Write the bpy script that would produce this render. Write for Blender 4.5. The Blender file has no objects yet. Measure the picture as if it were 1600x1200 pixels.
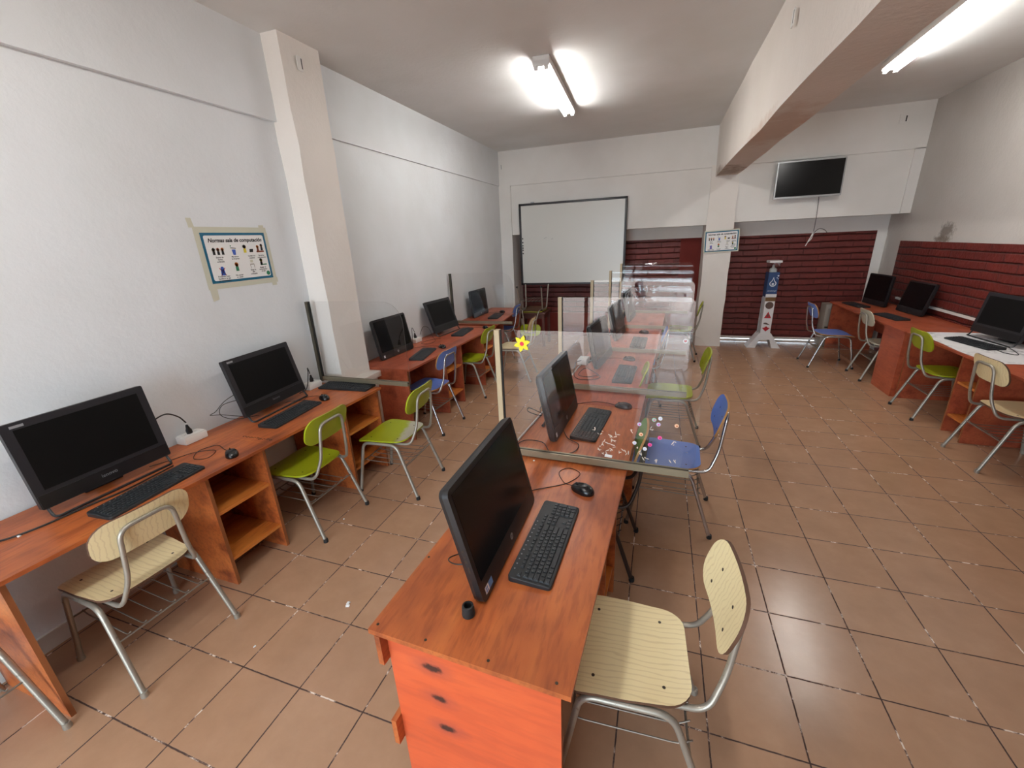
import bpy, bmesh, math, random
from mathutils import Vector, Matrix
random.seed(7)
SC = bpy.context.scene
COL = SC.collection
PI = math.pi
V = Vector

# ------------------------------------------------------------------ camera
cam_d = bpy.data.cameras.new('camera')
cam_d.sensor_width = 36.0
cam_d.lens = 651.34 / 1600 * 36.0
cam_d.clip_start = 0.02
cam = bpy.data.objects.new('camera', cam_d)
COL.objects.link(cam)
yaw, pit, rol = -0.343251, 0.331622, -0.0475747
fwd = V((math.sin(yaw) * math.cos(pit), math.cos(yaw) * math.cos(pit), -math.sin(pit)))
rgt = V((math.cos(yaw), -math.sin(yaw), 0))
upv = rgt.cross(fwd)
r2 = math.cos(rol) * rgt + math.sin(rol) * upv
u2 = -math.sin(rol) * rgt + math.cos(rol) * upv
cam.matrix_world = Matrix(((r2.x, u2.x, -fwd.x, 0), (r2.y, u2.y, -fwd.y, 0), (r2.z, u2.z, -fwd.z, 1.79775), (0, 0, 0, 1)))
SC.camera = cam
# ------------------------------------------------------------------ world and exposure
W = bpy.data.worlds.new('world')
SC.world = W
W.use_nodes = True
bg = W.node_tree.nodes['Background']
bg.inputs[0].default_value = (0.74, 0.88, 1.0, 1)
bg.inputs[1].default_value = 13.0
SC.view_settings.view_transform = 'Standard'
SC.view_settings.look = 'None'
SC.view_settings.gamma = 1.0
SC.view_settings.exposure = -0.25
SC.cycles.use_denoising = True
SC.cycles.max_bounces = 10
SC.cycles.transparent_max_bounces = 24
SC.cycles.sample_clamp_indirect = 6.0
TUBE = 108.0          # emission of a fluorescent tube


# ------------------------------------------------------------------ materials
def lin(r, g, b):
    f = lambda c: (c / 255 / 12.92) if c / 255 <= 0.04045 else ((c / 255 + 0.055) / 1.055) ** 2.4
    return (f(r), f(g), f(b), 1)


def mat(name, col, rough=0.5, metal=0.0, spec=0.5):
    m = bpy.data.materials.new(name)
    m.use_nodes = True
    b = m.node_tree.nodes['Principled BSDF']
    b.inputs['Base Color'].default_value = col
    b.inputs['Roughness'].default_value = rough
    b.inputs['Metallic'].default_value = metal
    b.inputs['Specular IOR Level'].default_value = spec
    return m


def N(m, t, **kw):
    n = m.node_tree.nodes.new(t)
    for k, v in kw.items():
        if k in n.inputs.keys():
            n.inputs[k].default_value = v
        else:
            setattr(n, k, v)
    return n


def L(m, a, b):
    m.node_tree.links.new(a, b)


def bsdf(m):
    return m.node_tree.nodes['Principled BSDF']


def ramp(m, fac, stops):
    r = N(m, 'ShaderNodeValToRGB')
    L(m, fac, r.inputs[0])
    e = r.color_ramp.elements
    while len(e) < len(stops):
        e.new(0.5)
    for k in range(len(stops)):              # park the elements in order first, then set them from the last to the first
        e[k].position = 0.001 * k
    for k in range(len(stops) - 1, -1, -1):
        e[k].position = stops[k][0]
        e[k].color = stops[k][1]
    return r


def mix(m, fac, a, b, mode='MIX'):
    n = N(m, 'ShaderNodeMix', data_type='RGBA', blend_type=mode)
    for s, i in ((fac, 0), (a, 6), (b, 7)):
        if hasattr(s, 'is_linked'):
            L(m, s, n.inputs[i])
        else:
            n.inputs[i].default_value = s
    return n.outputs[2]


def bump(m, height, strength=0.2, dist=0.01):
    b = N(m, 'ShaderNodeBump')
    b.inputs['Strength'].default_value = strength
    b.inputs['Distance'].default_value = dist
    L(m, height, b.inputs['Height'])
    L(m, b.outputs[0], bsdf(m).inputs['Normal'])
    return b


def mathn(m, op, a, b=0.0, c=None):
    n = N(m, 'ShaderNodeMath', operation=op)
    for i, s in enumerate((a, b) if c is None else (a, b, c)):
        if hasattr(s, 'is_linked'):
            L(m, s, n.inputs[i])
        else:
            n.inputs[i].default_value = s
    return n.outputs[0]


def noise(m, vec, scale, detail=4, rough=0.55):
    n = N(m, 'ShaderNodeTexNoise', Scale=scale, Detail=detail, Roughness=rough)
    if vec is not None:
        L(m, vec, n.inputs['Vector'])
    return n.outputs['Fac']


def mapping(m, src, scale=(1, 1, 1), loc=(0, 0, 0), rot=(0, 0, 0)):
    n = N(m, 'ShaderNodeMapping')
    n.inputs['Scale'].default_value = scale
    n.inputs['Location'].default_value = loc
    n.inputs['Rotation'].default_value = rot
    L(m, src, n.inputs['Vector'])
    return n.outputs[0]


def geo_pos(m):
    return N(m, 'ShaderNodeNewGeometry').outputs['Position']


def obj_pos(m):
    return N(m, 'ShaderNodeTexCoord').outputs['Object']


def plaster(name, col, bmp=0.25, stains=None):
    m = mat(name, col, 0.75, 0, 0.3)
    p = geo_pos(m)
    big = noise(m, p, 1.3, 3)
    c = mix(m, ramp(m, big, [(0.35, (0.93, 0.93, 0.93, 1)), (0.7, (1, 1, 1, 1))]).outputs[0], col, col)
    c = mix(m, 1.0, col, ramp(m, big, [(0.3, (0.92, 0.915, 0.90, 1)), (0.65, (1, 1, 1, 1))]).outputs[0], 'MULTIPLY')
    if stains:
        for (sx, sy, sz), rad, sc, dcol in stains:
            mp = mapping(m, p, (1 / rad[0], 1 / rad[1], 1 / rad[2]), (-sx / rad[0], -sy / rad[1], -sz / rad[2]))
            ln = N(m, 'ShaderNodeVectorMath', operation='LENGTH')
            L(m, mp, ln.inputs[0])
            nn = noise(m, p, sc, 6, 0.7)
            s = mathn(m, 'ADD', ln.outputs['Value'], mathn(m, 'MULTIPLY', mathn(m, 'SUBTRACT', nn, 0.5), 2.2))
            fac = ramp(m, s, [(0.45, (1, 1, 1, 1)), (0.95, (0, 0, 0, 1))]).outputs[0]
            c = mix(m, mathn(m, 'MULTIPLY', fac, 0.75), c, dcol)
    L(m, c, bsdf(m).inputs['Base Color'])
    hgt = mathn(m, 'ADD', noise(m, p, 34, 5, 0.6), mathn(m, 'MULTIPLY', noise(m, p, 6, 2), 1.5))
    bump(m, hgt, bmp, 0.006)
    return m


def wood_stain(name, a, b, c, scale=1.0, rough=0.33, axis=0):
    """stained plywood: streaky long grain with darker knots"""
    m = mat(name, a, rough)
    p = obj_pos(m)
    sc = [[6, 0.9, 6], [0.9, 6, 6]][axis]
    mp = mapping(m, p, tuple(s * scale for s in sc))
    n1 = noise(m, mp, 1.6, 5, 0.6)
    n2 = noise(m, mapping(m, p, tuple(s * scale * 5 for s in sc)), 2.0, 4, 0.6)
    big = noise(m, p, 2.2, 3, 0.6)
    col = ramp(m, n1, [(0.30, c), (0.46, a), (0.72, b)]).outputs[0]
    col = mix(m, mathn(m, 'MULTIPLY', ramp(m, n2, [(0.38, (1, 1, 1, 1)), (0.52, (0, 0, 0, 1))]).outputs[0], 0.35), col, c)
    col = mix(m, mathn(m, 'MULTIPLY', ramp(m, big, [(0.30, (1, 1, 1, 1)), (0.46, (0, 0, 0, 1))]).outputs[0], 0.55), col, c)
    L(m, col, bsdf(m).inputs['Base Color'])
    rr = ramp(m, big, [(0.3, (rough + 0.12,) * 3 + (1,)), (0.7, (rough - 0.05,) * 3 + (1,))]).outputs[0]
    L(m, rr, bsdf(m).inputs['Roughness'])
    bump(m, n2, 0.08, 0.003)
    return m


M = {}
M['wall'] = plaster('white_plaster', lin(236, 234, 230), 0.30)
M['wall_left'] = plaster('cool_white_plaster', lin(230, 234, 237), 0.30)
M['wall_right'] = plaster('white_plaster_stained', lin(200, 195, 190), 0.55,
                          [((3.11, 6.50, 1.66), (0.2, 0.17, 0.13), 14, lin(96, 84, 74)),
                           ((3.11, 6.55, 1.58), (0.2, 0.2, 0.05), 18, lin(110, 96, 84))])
M['pillar'] = plaster('pillar_plaster', lin(238, 233, 227), 0.45)
M['ceil'] = plaster('ceiling_plaster', lin(232, 233, 232), 0.25)
M['beam'] = plaster('beam_plaster', lin(234, 226, 218), 0.45,
                    [((0.8, 6.9, 2.55), (0.3, 0.7, 0.1), 5, lin(150, 126, 108)), ((0.8, 4.4, 2.55), (0.3, 0.9, 0.1), 4, lin(206, 184, 168))])
M['skirt'] = mat('white_skirting', lin(222, 218, 212), 0.5)


def floor_mat():
    m = mat('terracotta_tiles', lin(170, 120, 92), 0.3)
    p = geo_pos(m)
    sx = N(m, 'ShaderNodeSeparateXYZ')
    L(m, p, sx.inputs[0])
    T = 0.33
    wob = mathn(m, 'MULTIPLY', mathn(m, 'SUBTRACT', noise(m, p, 40, 2), 0.5), 0.003)

    def cell(o, off):
        u = mathn(m, 'DIVIDE', mathn(m, 'SUBTRACT', mathn(m, 'ADD', o, wob), off), T)
        fl = mathn(m, 'FLOOR', u)
        fr = mathn(m, 'SUBTRACT', u, fl)
        d = mathn(m, 'MULTIPLY', mathn(m, 'MINIMUM', fr, mathn(m, 'SUBTRACT', 1.0, fr)), T)
        return fl, d
    fx, dx = cell(sx.outputs[0], -2.024)
    fy, dy = cell(sx.outputs[1], 0.5607)
    d = mathn(m, 'MINIMUM', dx, dy)
    grout = ramp(m, mathn(m, 'DIVIDE', d, 0.01), [(0.22, (1, 1, 1, 1)), (0.38, (0, 0, 0, 1))]).outputs[0]
    cid = N(m, 'ShaderNodeCombineXYZ')
    L(m, fx, cid.inputs[0]); L(m, fy, cid.inputs[1])
    wn = N(m, 'ShaderNodeTexWhiteNoise')
    L(m, cid.outputs[0], wn.inputs['Vector'])
    base = ramp(m, noise(m, p, 5, 5, 0.6), [(0.2, lin(168, 131, 103)), (0.55, lin(180, 142, 113)), (0.85, lin(190, 152, 123))]).outputs[0]
    base = mix(m, mathn(m, 'MULTIPLY', wn.outputs['Value'], 0.18), base, lin(158, 116, 90))
    speck = ramp(m, noise(m, p, 16, 6, 0.75), [(0.25, (1, 1, 1, 1)), (0.75, (0, 0, 0, 1))]).outputs[0]
    base = mix(m, mathn(m, 'MULTIPLY', speck, 0.16), base, lin(150, 110, 86))
    gcol = ramp(m, noise(m, p, 7, 5, 0.75), [(0.50, lin(70, 50, 44)), (0.56, lin(116, 90, 78)), (0.60, lin(232, 214, 198))]).outputs[0]
    c = mix(m, grout, base, gcol)
    L(m, c, bsdf(m).inputs['Base Color'])
    rr = ramp(m, noise(m, p, 9, 4), [(0.3, (0.21,) * 3 + (1,)), (0.7, (0.25,) * 3 + (1,))]).outputs[0]
    rr = mix(m, grout, rr, (0.85, 0.85, 0.85, 1))
    L(m, rr, bsdf(m).inputs['Roughness'])
    hh = mathn(m, 'ADD', mathn(m, 'SUBTRACT', 1.0, grout), mathn(m, 'MULTIPLY', noise(m, p, 12, 3), 0.25))
    bump(m, hh, 0.25, 0.004)
    return m


M['floor'] = floor_mat()


def brick_mat(name, axis):
    m = mat(name, lin(108, 40, 34), 0.5)
    p = geo_pos(m)
    sx = N(m, 'ShaderNodeSeparateXYZ')
    L(m, p, sx.inputs[0])
    wob = mathn(m, 'MULTIPLY', mathn(m, 'SUBTRACT', noise(m, p, 3.5, 3), 0.5), 0.03)
    cb = N(m, 'ShaderNodeCombineXYZ')
    L(m, sx.outputs[axis], cb.inputs[0])
    L(m, mathn(m, 'ADD', sx.outputs[2], wob), cb.inputs[1])
    br = N(m, 'ShaderNodeTexBrick')
    L(m, cb.outputs[0], br.inputs['Vector'])
    br.inputs['Scale'].default_value = 1.0
    br.inputs['Brick Width'].default_value = 0.42
    br.inputs['Row Height'].default_value = 0.092
    br.inputs['Mortar Size'].default_value = 0.009
    br.inputs['Mortar Smooth'].default_value = 0.6
    br.inputs['Color1'].default_value = lin(112, 42, 35)
    br.inputs['Color2'].default_value = lin(100, 36, 31)
    br.inputs['Mortar'].default_value = lin(88, 32, 28)
    c = mix(m, 1.0, br.outputs['Color'], ramp(m, noise(m, p, 7, 5, 0.65), [(0.3, (0.78, 0.74, 0.74, 1)), (0.7, (1.12, 1.1, 1.1, 1))]).outputs[0], 'MULTIPLY')
    vz = mathn(m, 'DIVIDE', mathn(m, 'ADD', sx.outputs[2], wob), 0.092)
    fz_ = mathn(m, 'SUBTRACT', vz, mathn(m, 'FLOOR', vz))
    dz_ = mathn(m, 'MINIMUM', fz_, mathn(m, 'SUBTRACT', 1.0, fz_))
    line = ramp(m, mathn(m, 'ADD', dz_, mathn(m, 'MULTIPLY', mathn(m, 'SUBTRACT', noise(m, p, 14, 4, 0.7), 0.5), 0.12)), [(0.0, (1, 1, 1, 1)), (0.13, (0, 0, 0, 1))]).outputs[0]
    c = mix(m, mathn(m, 'MULTIPLY', line, 0.75), c, lin(52, 20, 18))  # shadow in the recessed courses, painted into the brick colour
    L(m, c, bsdf(m).inputs['Base Color'])
    h = mathn(m, 'ADD', mathn(m, 'MULTIPLY', mathn(m, 'SUBTRACT', 1.0, br.outputs['Fac']), 0.4), mathn(m, 'MULTIPLY', noise(m, p, 24, 4), 0.6))
    h = mathn(m, 'SUBTRACT', h, mathn(m, 'MULTIPLY', line, 0.8))
    bump(m, h, 0.9, 0.016)
    return m


M['brick_back'] = brick_mat('red_painted_brick', 0)
M['brick_side'] = brick_mat('red_painted_brick_side', 1)
M['red_paint'] = plaster('smooth_red_paint', lin(112, 40, 33), 0.3)
M['desk'] = wood_stain('orange_stained_plywood', lin(182, 96, 48), lin(198, 112, 56), lin(118, 56, 32))
M['desk_end'] = wood_stain('orange_red_stained_panel', lin(206, 88, 48), lin(218, 102, 56), lin(184, 78, 46), 0.6, 0.42, 1)
M['desk_red'] = wood_stain('red_brown_stained_plywood', lin(172, 84, 56), lin(186, 98, 64), lin(132, 60, 42))
M['desk_pine'] = wood_stain('amber_stained_board', lin(198, 116, 50), lin(214, 134, 62), lin(150, 78, 38))
M['desk_edge'] = mat('plywood_edge', lin(136, 78, 40), 0.6)
M['knot'] = mat('wood_knot', lin(70, 34, 26), 0.6)
M['old_wood'] = mat('dark_table_wood', lin(84, 44, 34), 0.5)


def laminate(name, a, b, grain):
    m = mat(name, a, 0.32)
    p = obj_pos(m)
    w = N(m, 'ShaderNodeTexWave', wave_type='BANDS', bands_direction='X', Scale=16.0, Distortion=7.0, Detail=3.0)
    w.inputs['Detail Scale'].default_value = 1.3
    L(m, mapping(m, p, (1, 0.22, 1)), w.inputs['Vector'])
    c = mix(m, mathn(m, 'MULTIPLY', ramp(m, w.outputs['Fac'], [(0.0, (1, 1, 1, 1)), (0.22, (0, 0, 0, 1))]).outputs[0], grain), a, b)
    L(m, c, bsdf(m).inputs['Base Color'])
    return m


M['beige'] = laminate('pale_wood_laminate', lin(244, 226, 178), lin(212, 188, 138), 0.45)
M['pale'] = mat('off_white_laminate', lin(196, 190, 168), 0.4)


def paint(name, a, chips=0.0):
    m = mat(name, a, 0.34)
    if chips:
        p = obj_pos(m)
        f = ramp(m, noise(m, p, 26, 3, 0.6), [(0.70, (0, 0, 0, 1)), (0.74, (1, 1, 1, 1))]).outputs[0]
        L(m, mix(m, mathn(m, 'MULTIPLY', f, chips), a, lin(200, 196, 188)), bsdf(m).inputs['Base Color'])
    return m


M['green'] = paint('lime_green_paint', lin(158, 168, 28), 0.0)
M['blue'] = paint('blue_paint', lin(102, 132, 206), 0.6)
M['grass'] = paint('mid_green_paint', lin(92, 150, 66), 0.0)


def worn_green():
    m = paint('worn_green_paint', lin(158, 168, 28))
    p = obj_pos(m)
    s = N(m, 'ShaderNodeSeparateXYZ')
    L(m, p, s.inputs[0])
    v = mathn(m, 'ADD', mathn(m, 'MULTIPLY', s.outputs[1], -1.0), mathn(m, 'MULTIPLY', mathn(m, 'SUBTRACT', noise(m, p, 18, 5, 0.7), 0.5), 0.14))
    v = mathn(m, 'ADD', v, mathn(m, 'MULTIPLY', s.outputs[0], 0.25))
    f = ramp(m, v, [(0.045, (0, 0, 0, 1)), (0.09, (1, 1, 1, 1))]).outputs[0]
    L(m, mix(m, f, lin(158, 168, 28), lin(180, 178, 158)), bsdf(m).inputs['Base Color'])
    return m


M['green_worn'] = worn_green()
M['ply_edge'] = mat('plywood_rim', lin(176, 128, 72), 0.6)
M['dark_edge'] = mat('dark_plywood_rim', lin(92, 62, 44), 0.6)


def worn_metal(name, a, rust, rough=0.38, metal=0.55):
    m = mat(name, a, rough, metal)
    p = obj_pos(m)
    f = ramp(m, noise(m, p, 45, 4, 0.7), [(0.62, (0, 0, 0, 1)), (0.70, (1, 1, 1, 1))]).outputs[0]
    L(m, mix(m, mathn(m, 'MULTIPLY', f, rust), a, lin(84, 62, 50)), bsdf(m).inputs['Base Color'])
    return m


M['steel'] = worn_metal('grey_painted_steel', lin(166, 160, 148), 0.55)
M['chrome'] = worn_metal('dull_chrome', lin(196, 196, 196), 0.2, 0.22, 0.9)
M['dark_steel'] = worn_metal('dark_brown_steel', lin(58, 44, 38), 0.4, 0.4, 0.3)
M['wire'] = mat('rack_wire', lin(132, 122, 110), 0.45, 0.5)
M['rubber'] = mat('black_rubber', lin(28, 27, 27), 0.7)
M['screw'] = mat('screw_head', lin(74, 66, 58), 0.4, 0.7)
M['black'] = mat('black_plastic', lin(26, 26, 28), 0.42)
M['bezel'] = mat('screen_bezel', lin(34, 34, 38), 0.38)
M['screen'] = mat('dark_screen', lin(10, 10, 11), 0.22, 0, 0.22)
M['screen_matte'] = mat('matte_dark_screen', lin(15, 15, 15), 0.4, 0, 0.15)
M['chin'] = mat('screen_chin', lin(20, 20, 22), 0.35)
M['key'] = mat('keycap', lin(34, 38, 42), 0.5)
M['kb'] = mat('keyboard_body', lin(28, 31, 34), 0.5)
M['legend'] = mat('key_legend', lin(132, 136, 138), 0.6)
M['mouse'] = mat('mouse_shell', lin(20, 20, 22), 0.25)
M['cable'] = mat('black_cable', lin(22, 20, 20), 0.5)
M['badge'] = mat('silver_badge', lin(170, 172, 176), 0.35, 0.4)
M['greytext'] = mat('grey_lettering', lin(120, 122, 126), 0.4)
M['sticker_blue'] = mat('blue_sticker', lin(92, 140, 196), 0.4)
M['sticker_white'] = mat('white_sticker', lin(226, 228, 232), 0.4)
M['white_plastic'] = mat('white_plastic', lin(232, 230, 226), 0.4)
M['paper'] = mat('white_paper', lin(236, 236, 234), 0.6)
M['tape'] = mat('yellowed_tape', lin(206, 205, 186), 0.4)
M['teal'] = mat('teal_border', lin(18, 98, 128), 0.45)
M['ink'] = mat('black_ink', lin(22, 22, 24), 0.6)
M['alu'] = mat('aluminium_channel', lin(150, 140, 118), 0.4, 0.6)
M['alu_dark'] = mat('dark_aluminium', lin(92, 88, 76), 0.4, 0.6)
M['beige_post'] = mat('beige_channel', lin(184, 166, 134), 0.5)
M['gasket'] = mat('black_gasket', lin(18, 18, 18), 0.6)
M['yellow'] = mat('yellow_foam', lin(244, 232, 40), 0.6)
M['pinkred'] = mat('red_foam', lin(226, 50, 78), 0.6)
M['frame_black'] = mat('whiteboard_frame', lin(42, 40, 42), 0.4)
M['wb'] = mat('whiteboard_surface', lin(214, 214, 208), 0.28)
M['tv_frame'] = mat('silver_frame', lin(176, 178, 180), 0.35, 0.4)
M['navy'] = mat('navy_panel', lin(36, 66, 110), 0.45)
M['stand_white'] = mat('white_board', lin(226, 224, 224), 0.4)
M['bottle'] = mat('grey_bottle', lin(176, 180, 178), 0.3)
M['brown'] = mat('brown_print', lin(112, 82, 44), 0.5)
M['darkprint'] = mat('dark_brown_print', lin(86, 66, 58), 0.5)
M['crimson'] = mat('crimson_print', lin(176, 28, 40), 0.5)
M['grey_box'] = mat('grey_metal_box', lin(150, 142, 132), 0.5)
M['lamp_white'] = mat('lamp_housing', lin(232, 232, 230), 0.35)
M['skin'] = mat('print_skin', lin(214, 168, 110), 0.6)
M['p_yellow'] = mat('print_yellow', lin(222, 204, 60), 0.6)
M['p_orange'] = mat('print_orange', lin(196, 104, 40), 0.6)
M['p_blue'] = mat('print_blue', lin(70, 100, 190), 0.6)
M['p_green'] = mat('print_green', lin(40, 120, 84), 0.6)
M['p_red'] = mat('print_red', lin(190, 40, 60), 0.6)
M['p_brown'] = mat('print_brown', lin(140, 74, 52), 0.6)
M['residue'] = mat('adhesive_residue', lin(226, 214, 200), 0.7)
M['concrete'] = mat('patio_concrete', lin(214, 190, 174), 0.8)
M['st_pink'] = mat('pink_sticker', lin(232, 84, 160), 0.5)
M['st_lilac'] = mat('lilac_sticker', lin(206, 196, 226), 0.5)
M['st_peach'] = mat('peach_sticker', lin(240, 196, 160), 0.5)
M['st_mint'] = mat('mint_sticker', lin(168, 206, 186), 0.5)


def cloth_mat():
    m = mat('white_cloth_grey_print', lin(232, 232, 232), 0.8)
    p = obj_pos(m)
    n = noise(m, p, 26, 5, 0.7)
    big = noise(m, p, 3.2, 2)
    f = mathn(m, 'MULTIPLY', ramp(m, n, [(0.46, (0, 0, 0, 1)), (0.60, (1, 1, 1, 1))]).outputs[0],
              ramp(m, big, [(0.42, (0, 0, 0, 1)), (0.56, (1, 1, 1, 1))]).outputs[0])
    L(m, mix(m, mathn(m, 'MULTIPLY', f, 0.7), lin(232, 232, 232), lin(120, 122, 126)), bsdf(m).inputs['Base Color'])
    return m


M['cloth'] = cloth_mat()


def emit(name, col, s):
    m = bpy.data.materials.new(name)
    m.use_nodes = True
    nt = m.node_tree
    nt.nodes.remove(nt.nodes['Principled BSDF'])
    e = nt.nodes.new('ShaderNodeEmission')
    e.inputs[0].default_value = col
    e.inputs[1].default_value = s
    nt.links.new(e.outputs[0], nt.nodes['Material Output'].inputs[0])
    return m


M['tube'] = emit('lit_fluorescent_tube', (1.0, 0.975, 0.94, 1), TUBE)


def acrylic(name, tint, refl=1.0):
    m = bpy.data.materials.new(name)
    m.use_nodes = True
    nt = m.node_tree
    nt.nodes.remove(nt.nodes['Principled BSDF'])
    tr = nt.nodes.new('ShaderNodeBsdfTransparent'); tr.inputs[0].default_value = tint
    gl = nt.nodes.new('ShaderNodeBsdfGlossy'); gl.inputs['Roughness'].default_value = 0.02
    lw = nt.nodes.new('ShaderNodeLayerWeight'); lw.inputs['Blend'].default_value = 0.5
    pw = nt.nodes.new('ShaderNodeMath'); pw.operation = 'POWER'; pw.inputs[1].default_value = 4.0
    mu = nt.nodes.new('ShaderNodeMath'); mu.operation = 'MULTIPLY_ADD'
    mu.inputs[1].default_value = 0.9 * refl; mu.inputs[2].default_value = 0.036 * refl
    mx = nt.nodes.new('ShaderNodeMixShader')
    nt.links.new(lw.outputs['Facing'], pw.inputs[0])
    nt.links.new(pw.outputs[0], mu.inputs[0])
    nt.links.new(mu.outputs[0], mx.inputs[0])
    nt.links.new(tr.outputs[0], mx.inputs[1])
    nt.links.new(gl.outputs[0], mx.inputs[2])
    nt.links.new(mx.outputs[0], nt.nodes['Material Output'].inputs[0])
    return m


M['acrylic'] = acrylic('clear_acrylic', (0.99, 0.99, 0.99, 1))
M['acrylic_edge'] = mat('acrylic_cut_edge', lin(206, 208, 206), 0.35)
bsdf(M['acrylic_edge']).inputs['Alpha'].default_value = 0.45
M['acrylic_box'] = acrylic('clear_plastic_hood', (0.93, 0.93, 0.93, 1))


# ------------------------------------------------------------------ mesh helpers
class MB:
    def __init__(s):
        s.v = []; s.f = []; s.mi = []; s.m = 0

    def poly(s, pts, faces):
        o = len(s.v)
        s.v += [tuple(p) for p in pts]
        for f in faces:
            s.f.append([i + o for i in f]); s.mi.append(s.m)
        return s

    def box(s, c, d, rz=0.0, rx=0.0, ry=0.0):
        R = Matrix.Rotation(rz, 3, 'Z') @ Matrix.Rotation(ry, 3, 'Y') @ Matrix.Rotation(rx, 3, 'X')
        c = V(c)
        p = [c + R @ V((x * d[0] / 2, y * d[1] / 2, z * d[2] / 2)) for z in (-1, 1) for x, y in ((-1, -1), (1, -1), (1, 1), (-1, 1))]
        return s.poly(p, [[3, 2, 1, 0], [4, 5, 6, 7], [0, 1, 5, 4], [1, 2, 6, 5], [2, 3, 7, 6], [3, 0, 4, 7]])

    def bx(s, x0, x1, y0, y1, z0, z1):
        return s.box(((x0 + x1) / 2, (y0 + y1) / 2, (z0 + z1) / 2), (abs(x1 - x0), abs(y1 - y0), abs(z1 - z0)))

    def rbox(s, c, d, r=0.004, seg=2, rz=0.0, rx=0.0):
        """box with rounded edges"""
        bm = bmesh.new()
        bmesh.ops.create_cube(bm, size=1.0)
        for v in bm.verts:
            v.co = V((v.co.x * d[0], v.co.y * d[1], v.co.z * d[2]))
        bmesh.ops.bevel(bm, geom=bm.edges[:], offset=min(r, min(d) * 0.49), segments=seg, profile=0.5, affect='EDGES')
        R = Matrix.Rotation(rz, 3, 'Z') @ Matrix.Rotation(rx, 3, 'X')
        bm.verts.index_update()
        s.poly([V(c) + R @ v.co for v in bm.verts], [[v.index for v in f.verts] for f in bm.faces])
        bm.free()
        return s

    def prism(s, pts, a, b, fn):
        """extrude the 2D outline pts from a to b; fn(u, v, w) -> 3D"""
        n = len(pts)
        p = [fn(u, v, a) for u, v in pts] + [fn(u, v, b) for u, v in pts]
        fc = [list(range(n))[::-1], list(range(n, 2 * n))] + [[i, (i + 1) % n, n + (i + 1) % n, n + i] for i in range(n)]
        return s.poly(p, fc)

    def flat(s, pts, fn):
        return s.poly([fn(u, v) for u, v in pts], [list(range(len(pts)))])

    def tube(s, pts, r, seg=10, cap=True):
        pts = [V(p) for p in pts]
        rr = r if isinstance(r, (list, tuple)) else [r] * len(pts)
        rings = []
        prev = None
        for i, p in enumerate(pts):
            if i == 0:
                t = pts[1] - pts[0]
            elif i == len(pts) - 1:
                t = pts[-1] - pts[-2]
            else:
                t = (pts[i + 1] - p).normalized() + (p - pts[i - 1]).normalized()
            if t.length < 1e-9:
                t = V((0, 0, 1))
            t.normalize()
            if prev is None:
                a = V((0, 0, 1)) if abs(t.z) < 0.9 else V((1, 0, 0))
                n = t.cross(a).normalized()
            else:
                n = prev - t * prev.dot(t)
                n.normalize()
            prev = n
            b = t.cross(n)
            rings.append([p + (n * math.cos(2 * PI * k / seg) + b * math.sin(2 * PI * k / seg)) * rr[i] for k in range(seg)])
        P = [q for ring in rings for q in ring]
        F = []
        for i in range(len(rings) - 1):
            for k in range(seg):
                F.append([i * seg + k, i * seg + (k + 1) % seg, (i + 1) * seg + (k + 1) % seg, (i + 1) * seg + k])
        if cap:
            F.append(list(range(seg))[::-1])
            F.append([(len(rings) - 1) * seg + k for k in range(seg)])
        return s.poly(P, F)

    def lathe(s, prof, c=(0, 0, 0), seg=20, axis=None):
        c = V(c)
        R = Matrix.Identity(3) if axis is None else V((0, 0, 1)).rotation_difference(V(axis)).to_matrix()
        P = []
        for r, z in prof:
            for k in range(seg):
                a = 2 * PI * k / seg
                P.append(c + R @ V((r * math.cos(a), r * math.sin(a), z)))
        F = []
        for i in range(len(prof) - 1):
            for k in range(seg):
                F.append([i * seg + k, i * seg + (k + 1) % seg, (i + 1) * seg + (k + 1) % seg, (i + 1) * seg + k])
        F.append(list(range(seg))[::-1])
        F.append([(len(prof) - 1) * seg + k for k in range(seg)])
        return s.poly(P, F)

    def plate(s, outline, fn_top, fn_bot, rim=None, rings=5, under=None):
        """curved plate: outline is a closed 2D loop about the origin, fn_top/fn_bot map (u, v) to 3D; rim = material slot of the edge"""
        n = len(outline)
        for fn, flip in ((fn_top, False), (fn_bot, True)):
            P = [fn(0, 0)]
            for j in range(1, rings + 1):
                k = j / rings
                P += [fn(u * k, v * k) for u, v in outline]
            F = [[0, 1 + i, 1 + (i + 1) % n] for i in range(n)]
            for j in range(rings - 1):
                a, b = 1 + j * n, 1 + (j + 1) * n
                F += [[a + i, b + i, b + (i + 1) % n, a + (i + 1) % n] for i in range(n)]
            m0 = s.m
            if flip and under is not None:
                s.m = under
            s.poly(P, [f[::-1] for f in F] if flip else F)
            s.m = m0
        m0 = s.m
        if rim is not None:
            s.m = rim
        P = [fn_top(u, v) for u, v in outline] + [fn_bot(u, v) for u, v in outline]
        s.poly(P, [[i, n + i, n + (i + 1) % n, (i + 1) % n] for i in range(n)])
        s.m = m0
        return s

    def build(s, name, mats, parent=None, loc=None, rz=0.0, smooth=True):
        me = bpy.data.meshes.new(name)
        bm = bmesh.new()
        vs = [bm.verts.new(p) for p in s.v]
        for f, mi in zip(s.f, s.mi):
            try:
                fc = bm.faces.new([vs[i] for i in f])
                fc.material_index = mi
                fc.smooth = smooth
            except ValueError:
                pass
        bmesh.ops.remove_doubles(bm, verts=bm.verts[:], dist=1e-5)
        bmesh.ops.recalc_face_normals(bm, faces=bm.faces[:])
        for e in bm.edges:
            e.smooth = not (len(e.link_faces) != 2 or e.calc_face_angle(0) > 0.62)
        bm.to_mesh(me)
        bm.free()
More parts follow.
